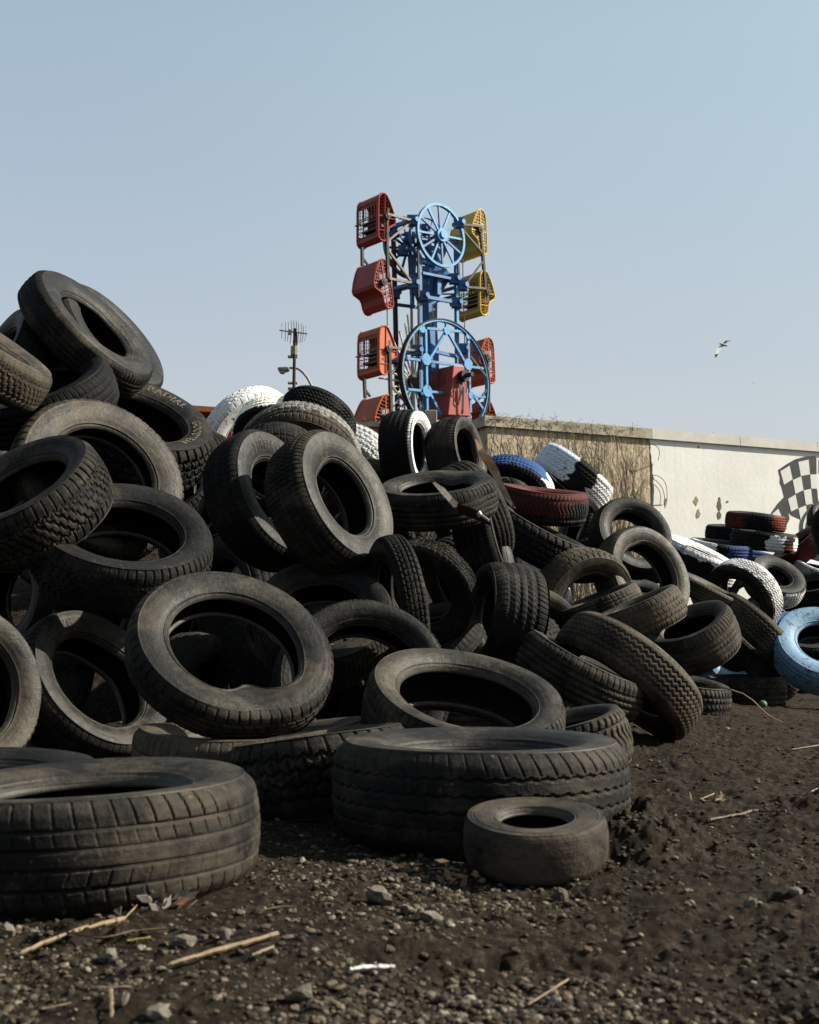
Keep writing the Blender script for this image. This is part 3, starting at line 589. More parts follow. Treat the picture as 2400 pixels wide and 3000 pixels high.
for (x, y) in ((767, 1580), (1145, 1625), (775, 1865), (1170, 1905), (730, 1305), (1150, 1365), (950, 1320)):
    p = rp(x, y, 1.06); n_ = 8; r = 0.24 if 1500 < y < 1880 else 0.16
    m = MB(); m.prism([p+RB*r*math.cos(math.pi/8+k*math.pi/4)+RZ*r*math.sin(math.pi/8+k*math.pi/4) for k in range(8)], RA*0.03); m.build('gusset_plate', M_BLUE, big)
# tower lattice of the boom
def pole(pts, r, mat, nm='post', s0=0.75, n=8, sq=None):
    mb = MB()
    for i in range(len(pts)-1): mb.bar(rp(*pts[i], s0), rp(*pts[i+1], s0), r, n, sq=sq)
    return mb.build(nm, mat, ride)
pole([(704, 320), (722, 2080)], 0.085, M_BLUD, sq=1); pole([(690, 340), (708, 2080)], 0.05, M_STEEL, s0=0.9, sq=1)
pole([(1035, 480), (1048, 1640)], 0.085, M_BLUE, sq=1); pole([(1024, 480), (1036, 1640)], 0.05, M_STEEL, s0=0.65, sq=1)
pole([(470, 480), (484, 960), (508, 2080)], 0.10, M_STEEL, s0=-0.75, sq=1); pole([(800, 500), (800, 800)], 0.07, M_POLE, s0=-0.75)
pole([(640, 1000), (640, 1120)], 0.09, M_BLUE, s0=-0.6, sq=1); pole([(632, 1110), (640, 2050)], 0.045, M_POLE, s0=-0.6)
mb = MB()   # funnel head and central column
def loft(sections):
    vs = []; fs = []
    for (x, y, w, dep) in sections:
        c = rp(x, y, 0.0); vs += [c-RB*w-RA*dep, c+RB*w-RA*dep, c+RB*w+RA*dep, c-RB*w+RA*dep]
    for i in range(len(sections)-1): fs += [(i*4+k, i*4+(k+1) % 4, (i+1)*4+(k+1) % 4, (i+1)*4+k) for k in range(4)]
    fs += [(3, 2, 1, 0), tuple(range((len(sections)-1)*4, len(sections)*4))]
    mb.add(vs, fs)
loft([(785, 790, 0.30, 0.75), (790, 835, 0.56, 0.70), (785, 930, 0.46, 0.5), (775, 1050, 0.24, 0.34), (785, 1300, 0.20, 0.30), (800, 1500, 0.20, 0.30), (810, 2060, 0.20, 0.30)])
mb.build('central_column', M_BLUD, ride)
mb = MB(); mb.bar(rp(640, 470, -0.75), rp(640, 1000, -0.75), 0.22, 4, sq=1, r2=0.10); mb.build('head_column', M_BLUD, ride)
mb = MB(); mb.bar(rp(870, 520, 0.6), rp(872, 1000, 0.6), 0.14, sq=1); mb.bar(rp(800, 560, 0.0), rp(800, 800, 0.0), 0.2, sq=1); mb.build('bearing_post', M_BLUD, ride)
mb = MB()
for a, b_, s0, s1, r in (((720, 1010), (1045, 1068), 0.8, 0.8, 0.09), ((495, 1085), (695, 1110), -0.75, -0.75, 0.08), ((690, 1108), (1040, 1000), -0.75, 0.75, 0.07), ((500, 960), (640, 920), -0.75, 0.75, 0.08), ((440, 950), (640, 900), -0.75, 0.75, 0.09),
                         ((430, 395), (640, 325), -0.75, 0.75, 0.10), ((800, 1500), (1050, 1555), 0.8, 0.8, 0.09), ((500, 1540), (720, 1500), -0.75, 0.75, 0.09), ((500, 1600), (720, 1560), -0.75, 0.75, 0.05), ((890, 970), (1030, 930), -0.4, 0.75, 0.08), ((720, 490), (1035, 520), 0.8, 0.8, 0.07),
                         ((500, 440), (700, 480), -0.75, -0.75, 0.07), ((490, 600), (700, 640), -0.75, -0.75, 0.08), ((730, 800), (1030, 860), 0.8, 0.8, 0.07), ((900, 850), (1030, 820), -0.5, 0.8, 0.07), ((560, 300), (700, 330), -0.75, 0.0, 0.07), ((720, 700), (900, 740), 0.3, 0.6, 0.10), ((1050, 1500), (1130, 1480), 0.7, 0.9, 0.10), ((500, 1590), (560, 1560), -0.75, 0.7, 0.12)):
    mb = MB(); RB_(a, b_, r, mbx=mb, s0=s0, s1=s1); mb.build('cross_member', M_BLUD, ride)
mb = MB()
for (x, y, s0) in ((640, 330, 0.75), (650, 895, 0.75), (680, 1500, 0.75), (1090, 915, 0.8), (1100, 1485, 0.8), (485, 985, -0.7), (500, 1575, -0.7), (480, 430, -0.7), (760, 790, 0.5), (1020, 855, 0.8), (1060, 350, 0.9), (735, 1010, 0.85), (1040, 1070, 0.85), (560, 600, -0.6), (620, 480, -0.6), (740, 410, 0.4)):
    p = rp(x, y, s0); mb = MB(); mb.box(p, 0.20, 0.16, 0.19); mb.bar(p-RA*0.3, p+RA*0.3, 0.10, 12); mb.build('bearing_block', M_BLUD, ride)

# braces and hanger rods
mb = MB()
for a, b_, s0, s1, r in (((415, 268), (650, 330), 1.1, 0.8, 0.06), ((650, 325), (425, 505), 0.8, 1.0, 0.05), ((425, 600), (625, 870), 1.0, 0.8, 0.055), ((430, 850), (650, 892), 1.1, 0.8, 0.06), ((425, 1468), (680, 1503), 1.1, 0.8, 0.06), ((445, 1710), (560, 1590), 1.0, 0.8, 0.04), ((450, 1815), (640, 2040), 1.0, 0.9, 0.05),
                         ((1075, 360), (1270, 382), 0.9, 1.1, 0.06), ((1090, 405), (1270, 612), 0.9, 1.1, 0.05), ((1275, 700), (1125, 900), 1.1, 0.9, 0.05), ((1110, 925), (1310, 943), 0.9, 1.1, 0.06), ((1160, 1497), (1330, 1535), 0.9, 1.1, 0.06), ((1165, 1550), (1320, 1750), 0.9, 1.1, 0.05), ((1320, 1850), (1200, 1990), 1.1, 0.9, 0.05)):
    mb = MB(); RB_(a, b_, r, mbx=mb, s0=s0, s1=s1); mb.build('arm', M_POLE, ride)
mb = MB()
for a, b_, s0, r in (((414, 262), (413, 560), 1.0, 0.07), ((413, 560), (420, 850), 1.0, 0.075), ((432, 1480), (450, 2070), 1.0, 0.08), ((188, 570), (190, 735), 1.0, 0.07), ((208, 1755), (216, 1930), 1.0, 0.07), ((196, 668), (236, 722), 1.0, 0.05), ((220, 1860), (262, 1915), 1.0, 0.05), ((1252, 395), (1276, 640), 1.0, 0.075), ((1276, 640), (1300, 940), 1.0, 0.075), ((1322, 1545), (1335, 2050), 1.0, 0.06),
                     ((1052, 700), (1060, 900), 0.8, 0.07), ((505, 1620), (560, 1900), 0.2, 0.04), ((490, 1680), (600, 1560), 0.2, 0.04), ((890, 960), (985, 850), -0.3, 0.05), ((900, 990), (1030, 990), -0.3, 0.04), ((400, 520), (415, 640), -0.2, 0.06), ((415, 640), (470, 760), -0.2, 0.05), ((470, 760), (560, 830), -0.2, 0.05)):
    mb = MB(); RB_(a, b_, r, mbx=mb, s0=s0); mb.build('hanger_rod', M_STEEL, ride)
mb = MB()
for a, b_ in (((414, 1110), (418, 1470)), ((1095, 670), (1100, 900)), ((1112, 1180), (1115, 1480)), ((822, 1080), (828, 1300))): mb = MB(); RB_(a, b_, 0.02, mbx=mb, s0=0.9); mb.build('cable', M_STEEL, ride)
# red motor tower and drive shaft
mb = MB(); s0 = 1.35
P = [rp(1015, 1630, s0), rp(1112, 1640, s0), rp(1170, 2095, s0), rp(965, 2080, s0)]; Q_ = [p-RA*1.25 for p in P]
Q_[0] = P[0]-RA*0.9; Q_[1] = P[1]-RA*0.9
mb.add(P+Q_, [(0, 1, 2, 3), (7, 6, 5, 4), (0, 4, 5, 1), (1, 5, 6, 2), (2, 6, 7, 3), (3, 7, 4, 0)]); mt = mb.build('motor_tower', simple('tower_red', (0.20, 0.036, 0.030), 0.5, var=0.1, scale=2), ride, bevel=0.03)
mb = MB(); p = rp(1085, 1735, 1.35); mb.bar(p-RA*0.1, p+RA*0.25, 0.22, 14); mb.bar(p+RA*0.2, p+RA*0.6, 0.09, 10); mb.build('shaft_bearing', M_STEEL, mt)
mb = MB()
for (x0, x1, y1) in ((1060, 1035, 1900), (1085, 1075, 1950), (1100, 1130, 1880), (1068, 1090, 2070), (1076, 1100, 2075), (1050, 1062, 1990)):
    mb.tube([rp(x0, 1770, 1.42), rp((x0+x1)/2+18, 1830, 1.5), rp(x1, y1-40, 1.48), rp(x1-6, y1, 1.42)], 0.022, 5)
mb.build('hose', M_DARK, mt)
mb = MB(); p = rp(960, 1800, 0.6); mb.bar(p-RA*1.3, p+RA*0.3, 0.52, 22); mb.bar(p-RA*0.3, p+RA*0.0, 0.66, 22); mb.build('drive_drum', simple('drum_red', (0.16, 0.045, 0.035), 0.5, rust=0.3), ride)
# fan of fluorescent tubes with a dark hub
fan = empty('light_fan', rp(655, 1790, -0.2)); fan.parent = ride
mb = MB(); M_TUBE = simple('lamp_tube', (0.42, 0.40, 0.34), 0.4)
for i in range(26):
    a = math.pi*(0.5+(i-12.5)/12.5*0.99); L = 1.15+0.35*math.sin(i*2.1)+(0.9 if 9 < i < 17 else 0.0)
    d = RB*math.cos(a)+RZ*math.sin(a); mb.bar(d*0.35, d*(0.35+L), 0.035, 6)
for (x, y, xx, yy) in ((575, 1255, 610, 1480), (668, 1285, 668, 1500), (682, 1275, 676, 1500), (548, 1425, 590, 1560), (640, 1130, 650, 1700)): mb.bar(rp(x, y, -0.2)-fan.location, rp(xx, yy, -0.2)-fan.location, 0.035, 6)
mb.build('tube_light', M_TUBE, fan)
mb = MB(); mb.bar(-RA*0.15, RA*0.15, 0.32, 16); mb.tube([Vector((0, 0, -0.2)), RB*0.3+RZ*0.6, RB*0.5+RZ*0.1, RB*0.2-RZ*0.9, RB*0.5-RZ*1.3], 0.03, 5)
mb.tube([RB*0.2-RZ*0.2, -RB*0.3+RZ*0.4, -RB*0.4-RZ*0.4, -RZ*1.2], 0.03, 5); mb.build('cable_bundle', M_DARK, fan)
# supporting lattice mast on the left (light grey) beside the fan
mb = MB()
for i in range(9):
    y = 1620+i*50; mb.bar(rp(505, y, 0.1), rp(560, y+45 if i % 2 else y-30, 0.1), 0.025, 5)
mb.bar(rp(560, 1600, 0.1), rp(575, 2070, 0.1), 0.035, 5); mb.build('ladder_lattice', M_POLE, ride)
# --- cage cars
PROF = [(0.02, 0.12), (0.0, 0.30), (0.0, 1.40), (0.03, 1.66), (0.14, 1.82), (0.28, 1.86), (0.42, 1.80), (0.58, 1.55), (0.74, 1.22), (0.84, 0.92), (0.82, 0.78), (0.66, 0.68), (0.54, 0.60), (0.47, 0.45), (0.45, 0.22), (0.38, 0.06), (0.24, 0.0), (0.10, 0.03)]
def car(mat, x, y, s, flip, rot=0.0, solid_panel=False, len_=1.25, hgt=1.0):
    """x,y: zoom pixel of the near panel's pivot (about its middle); s its plane"""
    o = rp(x, y, s); g = empty('cage_car', o); g.parent = ride
    sg = -1 if flip else 1; cr_, sr_ = math.cos(rot), math.sin(rot)
    def pt(b, z, a=0.0):
        b = (b-0.40)*sg; z = (z-0.98)*hgt; return RB*(b*cr_-z*sr_)+RZ*(b*sr_+z*cr_)+RA*a
    n = len(PROF); L = -len_
    # solid skin along the curved side (index 2..17), open grille on the straight side
    mb = MB(); idx = list(range(3, n))+[0]
    for k in range(len(idx)-1):
        p, q = PROF[idx[k]], PROF[idx[k+1]]
        A0, A1, B0, B1 = pt(*p), pt(*p, L), pt(*q), pt(*q, L); cen = pt(0.3, 0.95, L/2)
        nn = (A1-A0).cross(B0-A0).normalized(); nn = nn if nn.dot((A0+B1)*0.5-cen) > 0 else -nn
        vs = [A0, A1, B1, B0]; vs += [v_-nn*0.02 for v_ in vs]
        mb.add(vs, [(0, 1, 2, 3), (7, 6, 5, 4), (0, 4, 5, 1), (1, 5, 6, 2), (2, 6, 7, 3), (3, 7, 4, 0)])
    mb.build('shell', mat, g)
    mb = MB()
    for a in (0.0, L):
        for k in range(n): mb.bar(pt(*PROF[k], a), pt(*PROF[(k+1) % n], a), 0.036, 6)
    for a in (0.0, L):
        mb.bar(pt(0.0, 0.95, a), pt(0.8, 0.95, a), 0.025, 5); mb.bar(pt(0.30, 0.02, a), pt(0.32, 1.84, a), 0.025, 5); mb.bar(pt(0, 0.4, a), pt(0.47, 0.42, a), 0.022, 5)
    mb.build('panel_rim', mat, g)
    # end panels: wire mesh (or a sheet on one car)
    import bisect
    def span(z):
        xs = []
        for k in range(n):
            (b0, z0), (b1, z1_) = PROF[k], PROF[(k+1) % n]
            if (z0 <= z < z1_) or (z1_ <= z < z0): xs.append(b0+(b1-b0)*(z-z0)/(z1_-z0))
        return (min(xs), max(xs)) if len(xs) > 1 else None
    mb = MB()
    for a in (0.0, L):
        if solid_panel and a == 0.0: mb.prism([pt(*p, -0.01) for p in PROF], -RA*0.02); continue
        for i in range(14):
            z = 0.1+i*0.128; sp_ = span(z)
            if sp_: mb.bar(pt(sp_[0], z, a), pt(sp_[1], min(1.8, z+0.12), a), 0.009, 3)
        for i in range(9):
            b = 0.06+i*0.09; zs_ = [q for q in np.linspace(0.02, 1.84, 60) if span(q) and span(q)[0] <= b <= span(q)[1]]
            if zs_: mb.bar(pt(b, min(zs_), a), pt(b, max(zs_), a), 0.009, 3)
    mb.build('end_panel', mat, g)
    # door grille on the straight side
    mb = MB()
    z0, z1_ = 0.30, 1.55
    for a in (-0.06, L+0.06): mb.bar(pt(0, z0, a), pt(0, z1_, a), 0.03, 5)
    for z in (z0, z1_): mb.bar(pt(0, z, -0.06), pt(0, z, L+0.06), 0.03, 5)
    for i in range(1, 7): mb.bar(pt(0, 0.95, -0.06+i*(L+0.06)/7), pt(0, z1_, -0.06+i*(L+0.06)/7), 0.017, 4)
    for z in (0.5, 0.68, 0.82, 0.95, 1.02): mb.bar(pt(0, z, -0.06), pt(0, z, L+0.06), 0.018, 4)
    mb.bar(pt(-0.05, 0.86, L*0.8), pt(-0.05, 0.86, L*1.05), 0.03, 5); mb.build('door_grille', mat, g)
    # frame sheets above/below/beside the door
    mb = MB()
    for (za, zb, aa, ab) in ((1.40, 1.66, 0, L), (0.12, 0.30, 0, L), (0.3, 1.5, 0, -0.14)):
        pa, pb_, pc, pd = pt(0.005, za, aa), pt(0.005, zb, aa), pt(0.005, zb, ab), pt(0.005, za, ab); mb.prism([pa, pb_, pc, pd], RB*sg*0.015)
    mb.build('door_frame', mat, g)
    mb = MB(); mb.prism([pt(0.15, 0.55), pt(0.15, 0.63), pt(0.45, 0.63), pt(0.45, 0.55)], RA*(L*0.92)); mb.prism([pt(0.42, 0.6), pt(0.50, 0.6), pt(0.55, 1.35), pt(0.47, 1.35)], RA*(L*0.92)); mb.build('seat', M_DARK, g)
    mb = MB(); mb.bar(pt(0.40, 0.98, L-0.1), pt(0.40, 0.98, 0.14), 0.05, 8); mb.bar(pt(0.40, 0.98, 0.0), pt(0.40, 0.98, 0.12), 0.13, 12); mb.build('pivot', M_STEEL, g)
    return g
car(M_GRED, 408, 292, 1.0, False); car(M_GRED, 372, 885, 1.0, True, 0.18)
car(M_GORG, 418, 1490, 1.0, False, solid_panel=True); car(M_GORG, 385, 2105, 1.0, True)
car(M_GYEL, 1245, 415, 1.0, True, 0.05); car(M_GYEL, 1315, 975, 1.0, False, 0.0)
car(M_GORG, 1315, 1575, 1.0, True, 0.05); car(M_GORG, 1345, 2150, 1.0, False)
# legs and trailer base behind the wall, so the ride stands on something
mb = MB()
for b_ in (-2.2, 2.2):
    for a_ in (-2.0, 2.6): mb.bar(RB*b_+RA*a_+RZ*0.0, RB*b_*0.25+RA*(a_*0.3)+RZ*5.5, 0.14, 8)
mb.box((0, 0, 0.55), 3.2, 1.4, 0.18, Matrix.Rotation(math.radians(41), 3, 'Z')); mb.build('base_frame', M_BLUD, ride)
mb = MB()
for p, q in (((704, 2070), 0.75), ((1048, 1640), 0.75)):
    a = rp(*p, q); mb.bar(a, Vector((a.x, a.y, 0.5)), 0.085, sq=1)
mb.build('lower_post', M_BLUD, ride)
# ================================================================= ANTENNA POLE, STREET LAMP
AD = 22.0
ap = at(857, 1165, AD); ant = empty('antenna_pole', (ap.x, ap.y, 0)); tag(ant, 'dark pole carrying a comb shaped television aerial, seen over the white tires', 'antenna')
o3 = Vector((ap.x, ap.y, 0)); za = lambda x, y, d=AD: at(780+x*0.12987, 900+y*0.12987, d)-o3
top = za(648, 480); mb = MB(); mb.bar((0, 0, 0), top+Vector((0, 0, 0.0)), 0.038, 10, r2=0.030); mb.build('pole', M_STEEL, ant, smooth=False)
mb = MB()
for y in (1710, 1840, 1120): q = za(600, y); mb.bar(q-Vector((0.09, 0, 0)), q+Vector((0.09, 0, 0)), 0.03, 8)
q = za(640, 990); mb.bar(za(640, 1080), za(645, 880), 0.075, 8); mb.build('junction_box', simple('aerial_box', (0.2, 0.195, 0.17), 0.6), ant)
M_ALU = simple('aluminium_rod', (0.22, 0.21, 0.195), 0.45, metal=0.4)
mb = MB(); mb.bar(za(300, 522), za(930, 600), 0.013, 6); mb.bar(za(498, 560), za(575, 575), 0.06, 4); mb.build('boom', M_ALU, ant)
mb = MB()
for (x, y0, y1, dx) in ((355, 345, 705, -8), (435, 312, 768, -10), (500, 312, 770, -20), (568, 285, 815, -30), (625, 285, 825, -18), (680, 285, 850, 0), (730, 305, 850, -25), (790, 345, 800, -30), (838, 360, 805, -35), (898, 405, 765, -30)):
    mb.tube([za(x, y0), za(x+5, (y0+y1)/2), za(x+dx, y1)], 0.0065, 5)
mb.build('rod', M_ALU, ant)
mb = MB(); mb.tube([za(690, 580), za(692, 700), za(680, 880)], 0.012, 5); mb.build('cable', M_DARK, ant)
LD = 30.0; zl = lambda x, y: at(780+x*0.12987, 900+y*0.12987, LD)
base = zl(1080, 2000); lamp = empty('street_lamp', (base.x, base.y, 0)); ol = Vector((base.x, base.y, 0)); tag(lamp, 'grey street lamp with a curved arm reaching left behind the aerial pole', 'street lamp')
mb = MB(); mb.tube([Vector((0.12, 0, 0)), Vector((0.06, 0, 2.5))]+[zl(x, y)-ol for x, y in ((1090, 2050), (1068, 1930), (1010, 1740), (930, 1590), (830, 1470), (730, 1390), (640, 1368), (520, 1372))], [0.07, 0.06]+[0.034]*6+[0.030]*2, 8); mb.build('curved_arm', simple('lamp_grey', (0.18, 0.18, 0.165), 0.5), lamp, smooth=True)
mb = MB(); C_ = [zl(x, y)-ol for x, y in ((262, 1400), (285, 1372), (480, 1362), (535, 1385), (520, 1430), (430, 1455), (285, 1440))]; C_ = [c-Vector((0, 0.13, 0)) for c in C_]; mb.prism(C_, (0, 0.26, 0)); mb.build('lamp_head', simple('lamp_head_grey', (0.19, 0.21, 0.21), 0.5), lamp, bevel=0.02)
mb = MB(); C_ = [zl(x, y)-ol for x, y in ((275, 1442), (440, 1457), (390, 1500), (320, 1492))]; C_ = [c-Vector((0, 0.10, 0)) for c in C_]; mb.prism(C_, (0, 0.20, 0)); mb.build('lens', simple('lamp_lens', (0.3, 0.3, 0.27), 0.3), lamp, bevel=0.01)
# ================================================================= GULLS
def gull(px, py, d, scale, label, roll):
    c = at(px, py, d); g = empty('gull', c); tag(g, label, 'gull', None)
    zb = lambda x, y, dep=0.0: (at(1850+x*0.3188, 950+y*0.3188, 32+dep)-at(2126, 1008, 32))*scale
    M_GW = simple('gull_white', (0.36, 0.355, 0.34), 0.8, var=0.08); M_GG = simple('gull_grey', (0.14, 0.135, 0.13), 0.8); M_GK = simple('gull_black', (0.012, 0.012, 0.012), 0.8)
    mb = MB(); mb.tube([zb(828, 172), zb(838, 174), zb(850, 178), zb(868, 183), zb(888, 187), zb(900, 189), zb(912, 191)], [0.008*scale, 0.024*scale, 0.032*scale, 0.040*scale, 0.030*scale, 0.018*scale, 0.012*scale], 10)
    mb.build('body', M_GW, g, smooth=True)
    def wing(name, pts, mat):
        mb = MB(); up = []; lo = []
        for (x, y, ch, dep) in pts:
            p = zb(x, y, dep); up.append(p-Vector((ch*0.5*scale, 0, 0.02*scale))); lo.append(p+Vector((ch*0.5*scale, 0.02, 0.0)))
        poly = up+lo[::-1]; mb.prism(poly, (0, 0.012*scale, 0)); return mb.build(name, mat, g)
    w1 = wing('wing', [(866, 180, 0.12, 0), (850, 188, 0.13, 0), (830, 210, 0.13, -0.1), (812, 240, 0.11, -0.2), (803, 262, 0.09, -0.3)], M_GW)
    t1 = wing('wing_tip', [(803, 262, 0.10, -0.3), (799, 280, 0.07, -0.35), (796, 298, 0.015, -0.4)], M_GK); t1.parent = w1
    w2 = MB(); w2.prism([zb(*p) for p in ((855, 180), (868, 160), (882, 146), (932, 143), (932, 146), (905, 152), (888, 165), (878, 182))], (0, 0.012*scale, 0)); w2.build('wing', M_GG, g)
    mb = MB(); mb.bar(zb(832, 172), zb(824, 176), 0.008*scale, 6, r2=0.002*scale); mb.build('beak', simple('beak_yellow', (0.6, 0.4, 0.08), 0.5), g)
    if roll: g.rotation_euler = (0, roll, 0)
gull(2120, 1010, 32, 1.0, 'white gull gliding with black wing tip, the larger and nearer bird over the white wall', 0)
gull(2207, 1122, 60, 0.30, 'tiny distant bird below and right of the gliding gull', 0.5)
# ================================================================= TIRES
HEAP = 'tires of the heap'
M_LET = simple('lettering_tan', (0.105, 0.088, 0.064), 0.7, var=0.3, scale=30); M_LETD = simple('lettering_dark', (0.045, 0.038, 0.029), 0.6, var=0.3, scale=30)
WHT = (0.46, 0.46, 0.455); BLU = (0.018, 0.055, 0.15); LBL = (0.11, 0.19, 0.28); MAR = (0.06, 0.012, 0.010)
def P_side(col, amt=1.0, tread=0.0, both=True):
    """paint on the sidewall that faces the camera"""
    def f(T, V):
        o = np.zeros(T.shape+(4,)); o[..., :3] = col; o[..., 3] = np.where(V > 1.0, amt, tread) if both else np.where(V > 1.0, amt, 0); return o
    return f
def P_all(col, amt=0.95):
    def f(T, V): o = np.zeros(T.shape+(4,)); o[..., :3] = col; o[..., 3] = amt; return o
    return f
def P_sect(sects, side=None):
    """sects: (a0, a1, colour, amount, vmin, vmax) angle sectors of paint; ragged edges"""
    def f(T, V):
        o = np.zeros(T.shape+(4,)); n = fbm(T*0.05, V*1.7+3, 1.0, 3)*26; n2 = fbm(T*0.09+5, V, 1.3, 2)*0.5
        for (a0, a1, c, am, v0, v1) in sects:
            a = (T+n-a0) % 360; m = (a < (a1-a0) % 360.001) & (V+n2 > v0) & (V+n2 < v1)
            o[m, :3] = c; o[m, 3] = am
        return o
    return f
# --- foreground, lying on the ground
TG(255, 2.31, 0.35, 0.188, 'rib', 0.55, 'large worn ribbed tire lying flat in the left foreground, cut off by the left edge', z=-0.004, tilt=2.4, tdir=200, group=HEAP, pitches=64, rb=0.205)
TG(1405, 2.87, 0.36, 0.215, 'ribz', 0.55, 'big wide tire lying flat in the middle foreground right behind the small smooth tire', z=0.0, tilt=0.6, tdir=-90, group=HEAP, pitches=58, rb=0.20)
TG(1558, 2.36, 0.143, 0.094, 'smooth', 0.74, 'small bald cart tire lying on the soil, nearest and smallest of all', z=0.016, tilt=8.0, tdir=-95, group=HEAP, rb=0.072)
TG(-62, 2.75, 0.30, 0.172, 'rib', 0.4, 'flat lying tire half hidden behind the left foreground tire, only its dark upper rim showing', group=HEAP, tilt=1.5, tdir=-60)
TG(757, 3.62, 0.37, 0.19, 'bars', 0.85, 'muddy buckled tire lying flat between the left foreground tire and the dented ring', z=0.0, group=HEAP, bend=0.05, tilt=2, tdir=180, rb=0.24, dents=((-70, 0.04, 25, 0.4),))
TG(950, 3.22, 0.25, 0.20, 'lug', 0.6, 'chunky mud terrain tire lying between the two large foreground tires', z=0.0, tilt=8, tdir=165, group=HEAP, depth=0.013, pitches=34)
# --- lower left
TF(690, 1878, 306, 0.69, 70, 0.31, 0.125, 'bars', 0.55, 'big ring shaped tire with its lower bead dented, leaning in front of the heap', group=HEAP, rb=0.197, dents=((-54, 0.065, 19, 0.12), (-15, -0.015, 22, 0.3)), pitches=58, oval=0.01)
TF(300, 1985, 252, 0.62, 42, 0.30, 0.18, 'bars', 0.55, 'worn tire with raised letters leaning at the lower left beside the dented ring', group=HEAP, rb=0.19, text=(('WRANGLER', 178, 0.044, 0.36, M_LETD),))
TF(-105, 2010, 268, 0.86, 25, 0.285, 0.18, 'grid', 0.72, 'dusty tire standing at the left edge, only its right sidewall in view', group=HEAP, rb=0.185)
TF(368, 1550, 268, 0.50, 82, 0.33, 0.20, 'all', 0.42, 'tilted black ring with blocky tread edge at the left, under the blocky tire', group=HEAP, rb=0.205, pitches=64)
TF(56, 1412, 240, 0.38, 122, 0.29, 0.21, 'all', 0.55, 'blocky all terrain tire at the left edge tipped so its tread faces down at us', group=HEAP, pitches=50, depth=0.010)
TF(306, 1388, 268, 0.76, 48, 0.36, 0.125, 'lug', 0.68, 'large brownish tire leaning on the heap in front of the white lettered one', group=HEAP, rb=0.222, pitches=60)
TF(402, 1214, 240, 0.42, 72, 0.385, 0.25, 'lug', 0.48, 'off road tire with outlined white letters and chunky tread, lying tilted high on the left', group=HEAP, rb=0.232, pitches=44, depth=0.014,
   text=(('RADIAL', 80, 0.058, 0.42, M_LET), ('TR', 138, 0.054, 0.42, M_LET), ('GOODYEAR', 3, 0.050, 0.34, M_LET)))
TF(284, 948, 222, 0.28, 46, 0.365, 0.165, 'bars', 0.50, 'topmost tire of the heap, leaning against the sky at the upper left', group=HEAP, rb=0.20, pitches=90, text=(('UL', 80, 0.05, 0.4, M_LETD),))
TF(336, 984, 204, 0.34, 42, 0.35, 0.17, 'bars', 0.40, 'tire tucked behind the topmost one, only its right tread edge against the sky', group=HEAP)
TF(-20, 1062, 192, 0.2, 150, 0.31, 0.2, 'rib', 0.25, 'dark tire at the upper left edge behind the topmost one', group=HEAP)
TF(-46, 985, 238, 0.10, 57, 0.31, 0.165, 'all', 0.75, 'sunlit tread of a tire slanting in from the left edge below the topmost one', group=HEAP, pitches=70)
TF(-60, 1370, 160, 0.5, 60, 0.30, 0.2, 'all', 0.7, 'small patch of knobbly tread at the left edge above the blocky tire', group=HEAP)
TF(110, 1120, 215, 0.3, 112, 0.33, 0.2, 'rib', 0.2, 'black tire in shadow filling the space under the topmost one', group=HEAP)
# --- centre
TF(1015, 1450, 226, 0.50, 29, 0.325, 0.21, 'grid', 0.58, 'large pale grey upright tire in the middle of the heap, facing right', group=HEAP, rb=0.175, pitches=86, dents=((200, 0.03, 30, 0.2),))
TF(822, 1446, 214, 0.52, 28, 0.325, 0.20, 'rib', 0.42, 'upright tire with raised letters leaning behind the large pale one', group=HEAP, rb=0.17, text=(('FIREHAWK', 158, 0.056, 0.40, M_LETD),))
TF(870, 1385, 192, 0.85, -100, 0.335, 0.19, 'block', 0.65, 'worn tire whose paint streaked tread arches over the pale tire', group=HEAP, paint=P_sect([(0, 360, (0.4, 0.39, 0.36), 0.28, -1.3, 0.2)]), pitches=60)
TF(812, 1400, 150, 0.8, -95, 0.25, 0.16, 'grid', 0.5, 'thin tread arch under the streaked tire', group=HEAP)
TF(1075, 1995, 272, 0.92, 60, 0.325, 0.20, 'grid', 0.45, 'shaded ring shaped tire standing just right of the dented ring', group=HEAP, rb=0.225, pitches=90)
TF(948, 1785, 212, 0.74, 88, 0.29, 0.20, 'grid', 0.55, 'tire in shade above the dented ring, top sidewall showing', group=HEAP, pitches=90)
TF(1370, 2030, 300, 0.42, 79, 0.305, 0.20, 'bars', 0.62, 'brown tinted ring shaped tire lying tilted behind the big flat one in the middle', group=HEAP, rb=0.205, pitches=70)
TF(1650, 2118, 186, 0.16, 104, 0.205, 0.165, 'wave', 0.55, 'crumpled tire squeezed behind the right end of the big flat one', group=HEAP, dents=((150, 0.04, 35, 0.5),), pitches=44)
TF(1418, 1795, 158, 0.30, 172, 0.255, 0.26, 'ribz', 0.50, 'stout upright truck tire with jagged grooves in the middle right of the heap', group=HEAP, pitches=56, depth=0.0075)
TF(1135, 1768, 190, 0.30, 190, 0.26, 0.10, 'block', 0.40, 'narrow twisted tire standing edge on below the large pale one', group=HEAP, pitches=60, oval=0.04)
TF(1232, 1748, 168, 0.80, 228, 0.27, 0.11, 'block', 0.55, 'shadowed ring tire with a thin bright bead beside the narrow twisted one', group=HEAP, rb=0.155)
TF(1320, 1720, 140, 0.5, 205, 0.25, 0.17, 'block', 0.65, 'tire peeping out between the shadowed ring and the stout truck tire', group=HEAP)
TF(1462, 1560, 180, 0.12, 14, 0.32, 0.20, 'ribz', 0.45, 'upright tire with long straight ribs below the tattered flat one', group=HEAP, pitches=90)
